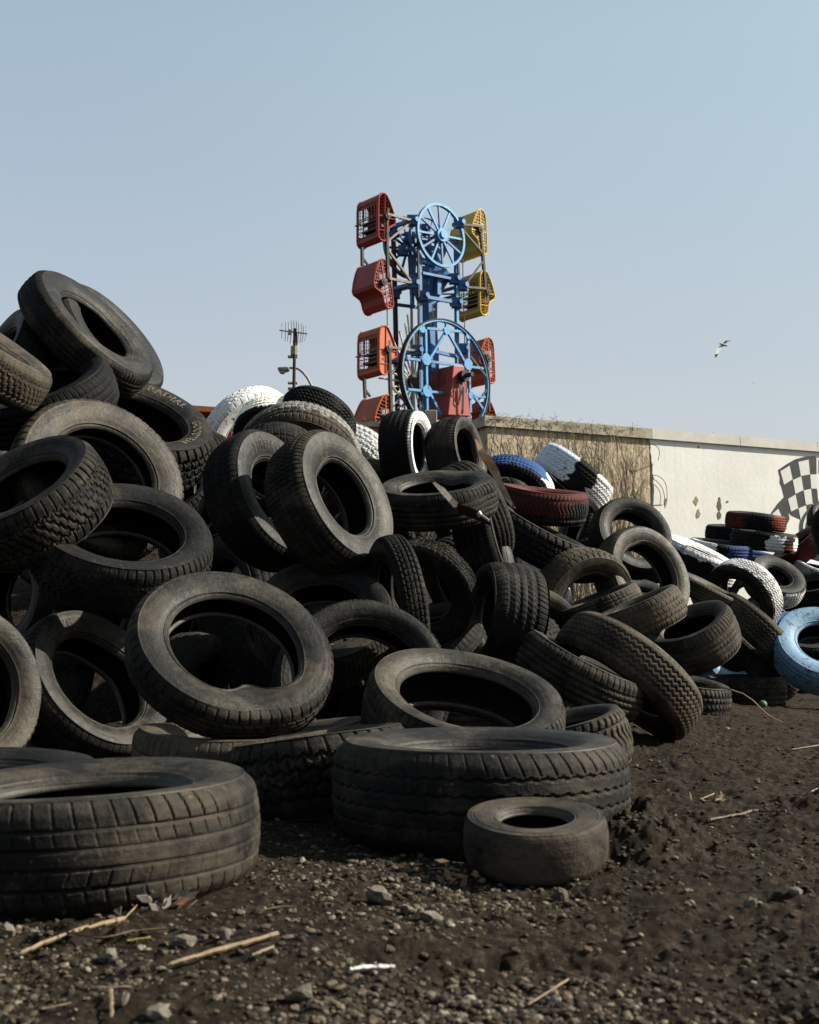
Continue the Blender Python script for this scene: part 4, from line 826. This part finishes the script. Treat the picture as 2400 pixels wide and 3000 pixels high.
TF(1278, 1420, 178, 0.22, 95, 0.30, 0.175, 'bars', 0.55, 'tattered tire lying nearly flat with a cut edge under the bent metal', group=HEAP, dents=((60, 0.03, 20, 0.3), (-35, 0.02, 12, 0.8)), pitches=60)
TF(1345, 1530, 165, 0.45, 205, 0.31, 0.18, 'bars', 0.5, 'upright tire tucked behind the tattered one, right tread edge showing', group=HEAP)
TF(1125, 1445, 118, 0.6, 30, 0.27, 0.18, 'rib', 0.7, 'small brown edge of a tire between the large pale one and the tattered one', group=HEAP)
# --- top of the middle
TF(1232, 1312, 117, 0.32, 4, 0.265, 0.225, 'ribz', 0.35, 'upright ribbed tire with its right sidewall painted white', group=HEAP, paint=P_side(WHT, 1.0), pitches=70)
TF(1374, 1325, 116, 0.38, 15, 0.27, 0.225, 'bars', 0.55, 'upright black ribbed tire just right of the white edged one', group=HEAP, rb=0.165, pitches=70)
TF(748, 1296, 162, 0.74, -42, 0.42, 0.16, 'all', 0.4, 'large lug treaded tire painted white, on the skyline behind the lettered ones', group=HEAP, paint=P_all(WHT, 1.0), rb=0.26, pitches=44)
TF(805, 1300, 132, 0.85, -110, 0.31, 0.20, 'block', 0.4, 'tire with flaking white and yellowish tread paint, in front of the large white one', group=HEAP, paint=P_sect([(0, 360, (0.72, 0.69, 0.58), 1.0, -1.3, 0.9)]), pitches=60)
TF(905, 1272, 124, 0.55, 238, 0.29, 0.22, 'zig', 0.3, 'black deeply ribbed tire on the skyline right of the painted ones', group=HEAP, pitches=60, depth=0.014)
TF(1035, 1362, 108, 0.45, 232, 0.27, 0.20, 'lug', 0.4, 'tire with white painted chunky tread peeping out behind the large pale one', group=HEAP, paint=P_all(WHT, 0.85), pitches=36)
# --- right of centre
TF(1590, 1440, 140, 0.06, 83, 0.31, 0.20, 'wave', 0.5, 'tire lying edge on with dull red paint along its upper rim', group=HEAP, paint=P_sect([(0, 360, MAR, 1.0, 0.75, 3), (180, 300, MAR, 0.55, -0.6, 3)]), pitches=66)
TF(1655, 1430, 126, 0.16, 232, 0.32, 0.215, 'zig', 0.3, 'tire painted in white, black and white sections slanting against the vine wall', group=HEAP, paint=P_sect([(279, 380, (0.40, 0.435, 0.49), 1.0, -2.5, 1.5), (140, 247, WHT, 1.0, -2.5, 1.5)]), pitches=60)
TF(1492, 1465, 128, 0.80, 250, 0.31, 0.17, 'block', 0.3, 'tire with blue and white painted tread arching behind the red rimmed one', group=HEAP, paint=P_sect([(236, 350, BLU, 0.95, -1.3, 0.7), (150, 236, WHT, 0.95, -1.3, 0.9)]), pitches=70)
TF(1450, 1400, 110, 0.4, 60, 0.31, 0.18, 'block', 0.3, 'white splashed tire behind the blue and white one at the foot of the wall', group=HEAP, paint=P_sect([(60, 200, WHT, 0.9, -1, 3)]))
TF(1588, 1548, 158, 0.05, 62, 0.33, 0.21, 'lug', 0.42, 'coarse hexagon treaded tire lying under the red rimmed one', group=HEAP, pitches=36, depth=0.014)
TF(1555, 1738, 118, 0.82, 92, 0.25, 0.15, 'smooth', 0.4, 'tire with a white painted sidewall, only its top showing behind the stout truck tire', group=HEAP, paint=P_side(WHT, 1.0, 0.3))
TF(1862, 1562, 126, 0.78, 45, 0.30, 0.19, 'rib', 0.45, 'black ring tire standing before the corner where bare wall turns white', group=HEAP, rb=0.18)
TF(1906, 1678, 156, 0.68, 28, 0.32, 0.19, 'grid', 0.70, 'grey ring shaped tire leaning upright at the right, seen almost face on', group=HEAP, rb=0.20, pitches=96)
TF(1728, 1778, 165, 0.78, -28, 0.33, 0.20, 'block', 0.85, 'dusty brown tire lying behind the two block treaded ones', group=HEAP, rb=0.19)
TF(1602, 1848, 130, 0.85, 20, 0.25, 0.16, 'rib', 0.8, 'dusty ring tire half hidden just right of the stout truck tire', group=HEAP, rb=0.155)
TF(1750, 1752, 128, 0.08, 112, 0.25, 0.135, 'grid', 0.72, 'tire with a square grid tread lying edge on, left of its two neighbours', group=HEAP, pitches=46)
TF(1862, 1768, 134, 0.08, 114, 0.245, 0.17, 'block', 0.85, 'tire with crisp block tread lying edge on against the grey ring', group=HEAP, pitches=46)
TF(1808, 2018, 238, 0.22, 232, 0.36, 0.185, 'zig', 0.80, 'large dusty tire with wavy grooves sloping down to the soil at the right', group=HEAP, pitches=70)
TF(1722, 1938, 198, 0.05, 64, 0.29, 0.175, 'bars', 0.62, 'tire sloping under the large dusty one with close cut edge blocks', group=HEAP, pitches=60)
TF(2012, 1828, 136, 0.36, 113, 0.245, 0.205, 'bars', 0.62, 'open tire tipped up to show its black inside, right of the large dusty one', group=HEAP, pitches=60)
TF(2178, 1890, 146, 0.2, 226, 0.33, 0.20, 'zig', 0.75, 'zigzag treaded tire leaning left of the bright blue ring', group=HEAP, pitches=56)
TF(2022, 2004, 124, 0.15, 82, 0.235, 0.195, 'block', 0.6, 'lone tire lying at the foot of the large dusty one on the soil', group=HEAP, pitches=50)
TF(2162, 1988, 136, 0.05, 92, 0.305, 0.19, 'block', 0.6, 'square shouldered tire lying on the soil beside the green ball', group=HEAP, pitches=60)
TF(2245, 1925, 130, 0.08, 48, 0.30, 0.15, 'grid', 0.7, 'tire leaning out on the soil below the bright blue ring', group=HEAP)
TF(2416, 1878, 150, 0.70, 74, 0.325, 0.20, 'grid', 0.15, 'bright blue painted ring tire at the right edge', group=HEAP, rb=0.165, paint=P_all(LBL, 1.0), pitches=80)
TF(2150, 1900, 118, 0.8, 20, 0.30, 0.18, 'rib', 0.3, 'tire showing a light blue painted arc behind the zigzag treaded one', group=HEAP, paint=P_all(LBL, 1.0))
TF(2350, 1850, 118, 0.45, 80, 0.30, 0.18, 'rib', 0.3, 'blue painted tire lying behind the bright blue ring', group=HEAP, paint=P_sect([(0, 180, BLU, 1.0, -2, 3)]))
TF(2055, 1615, 122, 0.10, 65, 0.31, 0.18, 'zig', 0.3, 'long slanting tire painted white against the white wall', group=HEAP, paint=P_sect([(0, 360, WHT, 1.0, 0.55, 3), (310, 60, WHT, 1.0, -1.3, 3)]), pitches=60)
TF(2085, 1722, 118, 0.06, 62, 0.27, 0.115, 'rib', 0.75, 'narrow brown tire slanting under the long white one', group=HEAP)
TF(2160, 1762, 118, 0.70, 216, 0.285, 0.17, 'zig', 0.45, 'tire with white painted zigzag tread arching over a dark hole at the right', group=HEAP, paint=P_sect([(0, 360, WHT, 0.9, -1.3, 0.7)]), pitches=60)
TF(2180, 1815, 90, 0.3, 60, 0.26, 0.12, 'wave', 0.75, 'brown tire end tucked under the narrow slanting one', group=HEAP)
TF(2278, 1685, 92, 0.55, 62, 0.265, 0.19, 'grid', 0.5, 'twisted grey tire with a folded rim and white splashes below the stack', group=HEAP, rb=0.12, dents=((170, 0.04, 25, 0.3),), paint=P_sect([(250, 360, WHT, 0.8, -1.3, 1.1)]))
TF(2216, 1508, 88, 0.03, 84, 0.29, 0.15, 'grid', 0.3, 'dark tire with rusty red patches, top of the stack at the white wall', group=HEAP, paint=P_sect([(180, 235, (0.06, 0.012, 0.008), 0.9, -2, 3), (285, 330, (0.13, 0.025, 0.010), 0.95, -2, 3)]))
TF(2240, 1562, 96, 0.03, 84, 0.31, 0.17, 'rib', 0.3, 'tire with white patches second from the top of the stack', group=HEAP, paint=P_sect([(258, 290, WHT, 1.0, -2, 0.9), (312, 20, WHT, 1.0, -2, 0.9), (290, 312, (0.13, 0.025, 0.010), 0.7, -0.9, -0.2)]))
TF(2148, 1545, 80, 0.05, 86, 0.29, 0.17, 'rib', 0.2, 'black tire poking out left in the stack under the rusty red one', group=HEAP, paint=P_sect([(250, 330, (0.03, 0.05, 0.12), 0.8, -2, 3)]))
TF(2112, 1592, 94, 0.08, 82, 0.30, 0.16, 'rib', 0.3, 'tire painted white and dark blue lying lowest in the stack at the white wall', group=HEAP, paint=P_sect([(170, 245, WHT, 1.0, -2, 3), (270, 360, (0.015, 0.035, 0.11), 0.9, -2, 3)]))
TF(2200, 1622, 88, 0.10, 80, 0.30, 0.15, 'rib', 0.2, 'dark blue painted tire in the shade under the stack', group=HEAP, paint=P_all((0.015, 0.035, 0.11), 0.8))
TF(2285, 1780, 74, 0.10, 50, 0.26, 0.13, 'rib', 0.8, 'silvery tire end behind the bright blue ring', group=HEAP, paint=P_all((0.4, 0.4, 0.38), 0.7))
TF(2330, 1590, 88, 0.20, 130, 0.30, 0.18, 'rib', 0.3, 'dull red tire slanting up towards the disc on the wall', group=HEAP, paint=P_all((0.06, 0.012, 0.01), 0.8))
TF(2432, 1570, 98, 0.50, 190, 0.30, 0.2, 'all', 0.35, 'grubby upright tire at the right edge before the red disc', group=HEAP)
TF(2440, 1512, 66, 0.7, 60, 0.26, 0.2, 'all', 0.5, 'grubby tire topping the right edge of the heap', group=HEAP)
TF(2405, 1662, 78, 0.15, 70, 0.26, 0.13, 'rib', 0.3, 'tire with a white painted rim at the right edge', group=HEAP, paint=P_side(WHT, 1.0, 0.5))
TF(2380, 1710, 100, 0.3, 100, 0.30, 0.2, 'rib', 0.25, 'black tire in shadow above the blue ones at the right edge', group=HEAP)
TF(2400, 1780, 88, 0.12, 84, 0.30, 0.16, 'grid', 0.3, 'tire with white scuffs at the right edge in the shadow', group=HEAP, paint=P_sect([(220, 300, WHT, 0.6, -1, 1)]))
# --- shadowed tires filling the inside of the heap
g = random.Random(11)
fill = [(631, 1590, 5.3), (985, 1515, 5.9), (110, 1080, 5.3), (10, 1130, 5.6), (590, 1410, 5.6), (660, 1440, 6.3), (1110, 1480, 7.0), (60, 1750, 4.9), (250, 1730, 5.0), (480, 1850, 4.5), (640, 1620, 5.6), (780, 1640, 5.7), (520, 1480, 5.9), (200, 1560, 5.3), (120, 1300, 5.9), (860, 1900, 4.8), (1000, 1820, 5.2), (1250, 1900, 4.9), (1330, 1880, 5.4), (1200, 1620, 6.6), (1080, 1600, 5.9), (1250, 1540, 7.2), (1480, 1700, 7.2),
        (1640, 1690, 7.8), (1560, 1900, 5.9), (1480, 1930, 5.0), (1740, 1640, 8.0), (1700, 1560, 8.6), (1800, 1900, 6.6), (1900, 1860, 7.2), (1960, 1900, 7.0), (2060, 1900, 7.8), (1880, 1780, 8.3), (2040, 1780, 9.0), (1970, 1660, 9.6), (2100, 1700, 9.8), (2200, 1760, 10.0), (2250, 1840, 8.8), (2330, 1760, 10.2), (2130, 1950, 8.3), (1290, 2060, 4.3), (1500, 2060, 4.6), (300, 2120, 4.1), (120, 2150, 4.2),
        (560, 2080, 4.1), (880, 2060, 4.3), (0, 1600, 5.4), (-60, 1240, 5.9), (700, 1750, 4.9), (1380, 1460, 7.8), (700, 1960, 4.4), (2350, 1660, 11.0), (2300, 1950, 9.5), (2400, 1950, 9.0)]
for (x, y, d) in fill:
    d = d*1.1+0.35; n = Vector((g.uniform(-1, 0.6), g.uniform(-1, 0.2), g.uniform(-0.3, 1))).normalized(); c = at(x, y, d); c.z = max(c.z, 0.18)
    ux = n.orthogonal().normalized(); uy = n.cross(ux)
    tyre(Matrix(((ux.x, uy.x, n.x, c.x), (ux.y, uy.y, n.y, c.y), (ux.z, uy.z, n.z, c.z), (0, 0, 0, 1))), g.uniform(0.28, 0.33), g.uniform(0.16, 0.2), g.choice(['rib', 'grid', 'block', 'bars']), 0.45, 'black tire deep in the shadowed gaps of the heap', 'shadowed tires inside the heap', apx=110)
# ================================================================= SCRAP METAL AND LITTER
M_RUST = simple('rusty_sheet', (0.035, 0.027, 0.021), 0.5, metal=0.3, var=0.4, scale=5, rust=0.4, rcol=(0.065, 0.027, 0.010)); M_BRT = simple('bright_metal', (0.3, 0.29, 0.265), 0.35, metal=0.5)
z6c = lambda x, y: (1100+x*0.4058, 1150+y*0.4058)
def strip(name, left, right, d0, d1, mat, parent=None, th=0.008):
    mb = MB(); n = len(left); A = []; B = []
    for i in range(n):
        d = d0+(d1-d0)*i/(n-1); A.append(at(*left[i], d)); B.append(at(*right[i], d+0.03))
    off = Vector((0.0, th, 0)); vs = A+B+[a+off for a in A]+[b_+off for b_ in B]; fs = []
    for i in range(n-1): fs += [(i, n+i, n+i+1, i+1), (2*n+i, 2*n+i+1, 3*n+i+1, 3*n+i), (i, i+1, 2*n+i+1, 2*n+i), (n+i, 3*n+i, 3*n+i+1, n+i+1)]
    fs += [(0, 2*n, 3*n, n), (n-1, 2*n-1, 4*n-1, 3*n-1)]
    mb.add(vs, fs); return mb.build(name, mat, parent)
L1 = [z6c(*p) for p in ((718, 335), (742, 420), (775, 495), (820, 560), (850, 610), (880, 680), (925, 755), (985, 825), (1008, 835))]
R1 = [z6c(*p) for p in ((722, 333), (775, 400), (825, 455), (865, 510), (895, 570), (915, 640), (950, 705), (990, 790), (1018, 832))]
tag(strip('metal_strip', L1, R1, 7.0, 6.6, M_RUST), 'rusty curved metal strip hanging between the upright ribbed tire and the painted ones', 'scrap metal')
br = empty('metal_bracket', at(*z6c(590, 820), 5.35)); tag(br, 'bent rusty angle bracket with a bright rod end lying across the tattered flat tire', 'scrap metal')
o_ = br.location.copy()
def rel(ob): ob.data.transform(Matrix.Translation(-o_)); ob.parent = br; return ob
rel(strip('blade', [z6c(*p) for p in ((412, 650), (455, 705), (530, 790), (592, 862))], [z6c(*p) for p in ((432, 645), (500, 690), (555, 755), (600, 800))], 5.40, 5.34, M_RUST))
rel(strip('arm', [z6c(*p) for p in ((590, 800), (700, 835), (830, 905))], [z6c(*p) for p in ((597, 868), (710, 912), (828, 958))], 5.34, 5.25, M_STEEL))
mb = MB(); mb.bar(at(*z6c(740, 870), 5.22), at(*z6c(820, 925), 5.2), 0.0065, 8); mb.bar(at(*z6c(742, 865), 5.225), at(*z6c(760, 895), 5.22), 0.012, 8); rel(mb.build('rod_end', M_BRT))
M_STRAW = simple('dry_wood', (0.135, 0.097, 0.060), 0.8, var=0.3, scale=30); M_STRD = simple('dark_twig', (0.05, 0.032, 0.02), 0.8, var=0.3, scale=30); M_PLW = simple('white_plastic', (0.34, 0.34, 0.33), 0.4, var=0.05)
def gp(x, y, dz=0.0):
    p = on_ground(x, y, 0.0); return Vector((p.x, p.y, float(ground_z(p.x, p.y))+0.004+dz))
def stick(name, pts, r, label, mat, cat='stick', dz=0.006, n=7):
    P = [Vector(q) for q in catmull([gp(x, y, dz)[:] for x, y in pts], max(5, 3*len(pts)))]
    for i, q in enumerate(P): u = i/(len(P)-1); q.z = 0.25*q.z+0.75*(P[0].z*(1-u)+P[-1].z*u)
    c = P[0].copy(); Q = []
    for i in range(len(P)-1):
        for k in range(2): Q.append(P[i].lerp(P[i+1], k/5)+Vector((random.uniform(-1, 1), random.uniform(-1, 1), random.uniform(-0.3, 1)))*r*0.12)
    Q.append(P[-1]); rs = [r*0.62*(0.6+0.25*random.random()+0.4*(i/len(Q))) for i in range(len(Q))]; rs[0] = r*0.12
    mb = MB(); mb.tube([q-c for q in Q], [x_*random.uniform(0.75, 1.15) for x_ in rs], 5); o = mb.build(name, mat, smooth=False); o.location = c; tag(o, label, cat); return o
W0 = lambda x, y: (x*0.6957, 2500+y*0.6957)
stick('wood_splinter', [W0(80, 400), W0(300, 346), W0(522, 295)], 0.0075, 'long pale wood splinter lying below the left foreground tire', M_STRAW, 'wood splinter')
stick('wood_splinter', [W0(712, 490), W0(940, 440), W0(1168, 388)], 0.0072, 'straight pale splinter in the foreground, left of the white plastic stick', M_STRAW, 'wood splinter')
stick('wood_splinter', [W0(1060, 465), W0(1150, 440)], 0.0045, 'short splinter just under the end of the straight pale one', M_STRAW, 'wood splinter')
stick('twig', [W0(255, 358), W0(420, 380), W0(560, 358), W0(700, 345)], 0.0032, 'dark curved twig beside the long pale splinter', M_STRD, 'twig')
stick('yellow_straw', [W0(535, 380), W0(635, 377)], 0.0026, 'short bright yellow straw between the two long splinters', simple('yellow_straw', (0.26, 0.21, 0.04), 0.7), 'straw')
stick('wood_splinter', [W0(430, 580), W0(548, 575)], 0.0032, 'small level splinter near the bottom left of the soil', M_STRAW, 'wood splinter')
stick('wood_splinter', [W0(470, 719), W0(466, 615)], 0.0045, 'brown splinter pointing at us at the very bottom left', M_STRAW, 'wood splinter')
stick('twig', [W0(520, 280), W0(560, 250), W0(592, 218)], 0.003, 'pale twig caught in the leaf litter by the left foreground tire', M_STRAW, 'twig')
stick('twig', [W0(1100, 278), W0(1180, 262), W0(1250, 258)], 0.0032, 'thin brown twig lying right of the leaf litter', M_STRD, 'twig')
stick('twig', [W0(175, 680), W0(300, 665)], 0.0028, 'faint dry twig at the lower left corner', M_STRAW, 'twig')
stick('white_plastic_stick', [W0(1472, 543), W0(1560, 530), W0(1662, 522)], 0.0066, 'white plastic stick lying on the dark soil at the bottom', M_PLW, 'litter')
W1 = lambda x, y: (1200+x*0.6957, 2100+y*0.6957)
stick('wood_splinter', [W1(1258, 420), W1(1400, 402), W1(1450, 392), W1(1585, 398)], 0.0078, 'long weathered board splinter lying on the soil at the right', simple('weathered_wood', (0.10, 0.075, 0.05), 0.85, var=0.35, scale=30), 'wood splinter')
stick('twig', [W1(1225, 340), W1(1290, 325)], 0.004, 'short straw coloured twig in front of the mud lump at the right', M_STRAW, 'twig')
stick('twig', [W1(500, 1290), W1(590, 1235), W1(670, 1175)], 0.0026, 'pale forked twig at the bottom centre pointing left', M_STRAW, 'twig')
stick('twig', [W1(605, 1125), W1(700, 1165), W1(815, 1215)], 0.0028, 'pale twig at the bottom centre sloping down right', M_STRAW, 'twig')
stick('twig', [W1(1610, 142), W1(1725, 118)], 0.004, 'thin pale twig far right on the soil near the edge', M_STRAW, 'twig')
stick('twig', [W1(1690, 305), W1(1725, 285)], 0.0045, 'pale twig end cut off by the right edge', M_STRAW, 'twig')
stick('twig', [W1(80, 665), W1(150, 655), W1(215, 662)], 0.003, 'pale twig left of the small cart tire', M_STRAW, 'twig')
stick('twig', [W1(770, 295), W1(830, 350)], 0.003, 'thin twig sticking out between the big flat tire and its mud lump', M_STRD, 'twig', dz=0.07)
# green ball and the long straw arcing over the right hand tires
zr = lambda x, y: (1950+x*0.3154, 1450+y*0.3154)
p = at(2235, 2064, 7.15); 
import bmesh
me = bpy.data.meshes.new('green_ball'); bm = bmesh.new(); bmesh.ops.create_icosphere(bm, subdivisions=4, radius=0.026); bm.to_mesh(me); bm.free(); me.polygons.foreach_set('use_smooth', [True]*len(me.polygons))
o = link('green_ball', me, simple('ball_green', (0.045, 0.085, 0.055), 0.6, var=0.2, scale=40)); o.location = (p.x, p.y, p.z); tag(o, 'dull green ball resting against the square shouldered tire', 'ball')
mb = MB(); pts = [at(*zr(x, y), d) for x, y, d in ((375, 1782, 6.1), (500, 1785, 6.0), (610, 1808, 5.95), (720, 1845, 5.95), (810, 1905, 5.95), (880, 1975, 5.95), (950, 2040, 5.95), (1085, 2112, 5.95))]
tag(mb.tube([q for q in pts], 0.0038, 5) and mb.build('long_straw', simple('straw', (0.22, 0.165, 0.06), 0.7)), 'long yellow straw arching down in front of the lone tire to the soil', 'straw')
# pink rag, stones, leaf litter, paper scraps
def blob(name, x, y, sx, sy, sz, label, mat, cat, seed=0, dz=0.0, rough=0.75, sub=2):
    g = np.random.default_rng(seed); me = bpy.data.meshes.new(name); bm = bmesh.new(); bmesh.ops.create_icosphere(bm, subdivisions=sub, radius=1.0)
    p = gp(x, y)
    for v_ in bm.verts:
        c = v_.co; k = 1+rough*2.2*float(fbm(np.array(c.x*1.3+seed*3.1+c.z), np.array(c.y*1.3+seed+c.z*0.7), 1.0, 3)); v_.co = Vector((c.x*sx*k, c.y*sy*k, c.z*sz*k))
    bm.to_mesh(me); bm.free(); o = link(name, me, mat); o.location = (p.x, p.y, p.z+sz*0.4+dz); o.rotation_euler = (g.uniform(-.3, .3), g.uniform(-.3, .3), g.uniform(0, 3)); tag(o, label, cat); return o
M_ROCK = simple('stone', (0.085, 0.073, 0.057), 0.9, var=0.4, scale=60, bump=0.4); M_RCKD = simple('dark_stone', (0.045, 0.037, 0.028), 0.9, var=0.4, scale=60, bump=0.4)
for i, (x, y, sx, sz, lab) in enumerate(((*W0(1600, 215), 0.021, 0.016, 'largest pale stone, right of centre on the soil in front of the flat tires'), (*W0(780, 395), 0.020, 0.009, 'flat pale stone just behind the straight splinter'), (*W0(465, 440), 0.013, 0.008, 'small pale stone under the bright yellow straw'), (*W0(1710, 255), 0.013, 0.008, 'light stone right of the largest one'),
        (*W0(950, 390), 0.011, 0.009, 'round grey stone behind the end of the straight splinter'), (*W0(675, 690), 0.016, 0.008, 'brownish stone at the bottom edge, left of centre'), (*W0(1270, 640), 0.019, 0.010, 'dull stone left below the white plastic stick'), (*W0(30, 345), 0.013, 0.010, 'pale stone at the left edge of the soil'),
        (*W0(520, 655), 0.009, 0.009, 'whitish cube like stone near the bottom left'), (*W1(95, 850), 0.020, 0.008, 'flat tan stone below the big flat tire'), (*W1(45, 560), 0.011, 0.010, 'pale stone in the shadow left of the cart tire'), (*W1(210, 562), 0.007, 0.006, 'tiny pale stone by the shadowed side of the cart tire'),
        (*W1(1435, 800), 0.012, 0.014, 'upright tan chip standing on the soil at the right'), (*W1(1630, 780), 0.014, 0.010, 'pale pebble on the far right soil'), (*W1(640, 755), 0.016, 0.013, 'dark clod like stone below the cart tire'), (*W1(845, 465), 0.010, 0.009, 'ochre stone lodged in the mud lump by the cart tire'), (*W1(1465, 275), 0.014, 0.012, 'reddish stone beside the far mud lump'))):
    blob('stone', x, y, sx, sx*0.8, sz, lab, M_RCKD if 'dark' in lab else M_ROCK, 'stone', seed=i+1)
mb = MB(); q = [at(x, y, 5.35) for x, y in ((1916, 2172), (1928, 2152), (1938, 2160), (1962, 2161), (1994, 2166), (1990, 2172), (1960, 2172))]; mb.prism(q, (0, 0.05, 0.0)); mb.add([q[1], q[2]+Vector((0, 0.05, 0)), q[0]+Vector((0, 0.03, 0)), q[1]+Vector((0.004, 0.004, 0))], [(0, 1, 2), (0, 2, 3), (1, 2, 3), (0, 3, 1)])
tag(mb.build('pink_rag', simple('rag_pink', (0.22, 0.075, 0.065), 0.8, var=0.2)), 'scrap of pink plastic on the soil before the large dusty tire', 'litter')
def litter(name, x, y, n, spread, cols, label, seed, sz=(0.008, 0.02)):
    g = random.Random(seed); p = gp(x, y); root = empty(name, p); tag(root, label, 'leaf litter')
    for ci, c in enumerate(cols):
        mb = MB()
        for i in range(n):
            q = Vector((g.gauss(0, spread), g.gauss(0, spread*0.35), abs(g.gauss(0.008, 0.010)))); u = Vector((g.uniform(-1, 1), g.uniform(-1, 1), g.uniform(-0.4, 1))).normalized(); w = u.orthogonal().normalized(); s = g.uniform(*sz)
            nrm = u.cross(w); pts = [q+u*s, q+w*s*0.35+nrm*s*0.2, q-u*s*0.9+nrm*s*0.3, q-w*s*0.4]
            mb.add(pts+[a+nrm*0.0008 for a in pts], [(0, 1, 2, 3), (7, 6, 5, 4), (0, 4, 5, 1), (1, 5, 6, 2), (2, 6, 7, 3), (3, 7, 4, 0)])
        mb.build('dry_leaves', simple('leaf_'+str(ci), c, 0.8), root)
litter('leaf_litter', *W0(570, 225), 24, 0.055, [(0.09, 0.066, 0.05), (0.045, 0.035, 0.028), (0.10, 0.045, 0.022), (0.12, 0.105, 0.092)], 'heap of crumpled dry leaves and scraps against the left foreground tire', 3)
litter('leaf_litter', *W1(1300, 345), 10, 0.03, [(0.13, 0.095, 0.06), (0.07, 0.05, 0.035)], 'a few dry leaves in front of the mud lump at the right', 5)
litter('leaf_litter', *W1(960, 380), 10, 0.05, [(0.13, 0.10, 0.065), (0.07, 0.05, 0.035)], 'dry chaff beside the mud lump right of the cart tire', 6)
litter('leaf_litter', *W1(130, 690), 9, 0.04, [(0.10, 0.065, 0.04), (0.13, 0.085, 0.05)], 'brown dry leaves before the cart tire shadow', 8)
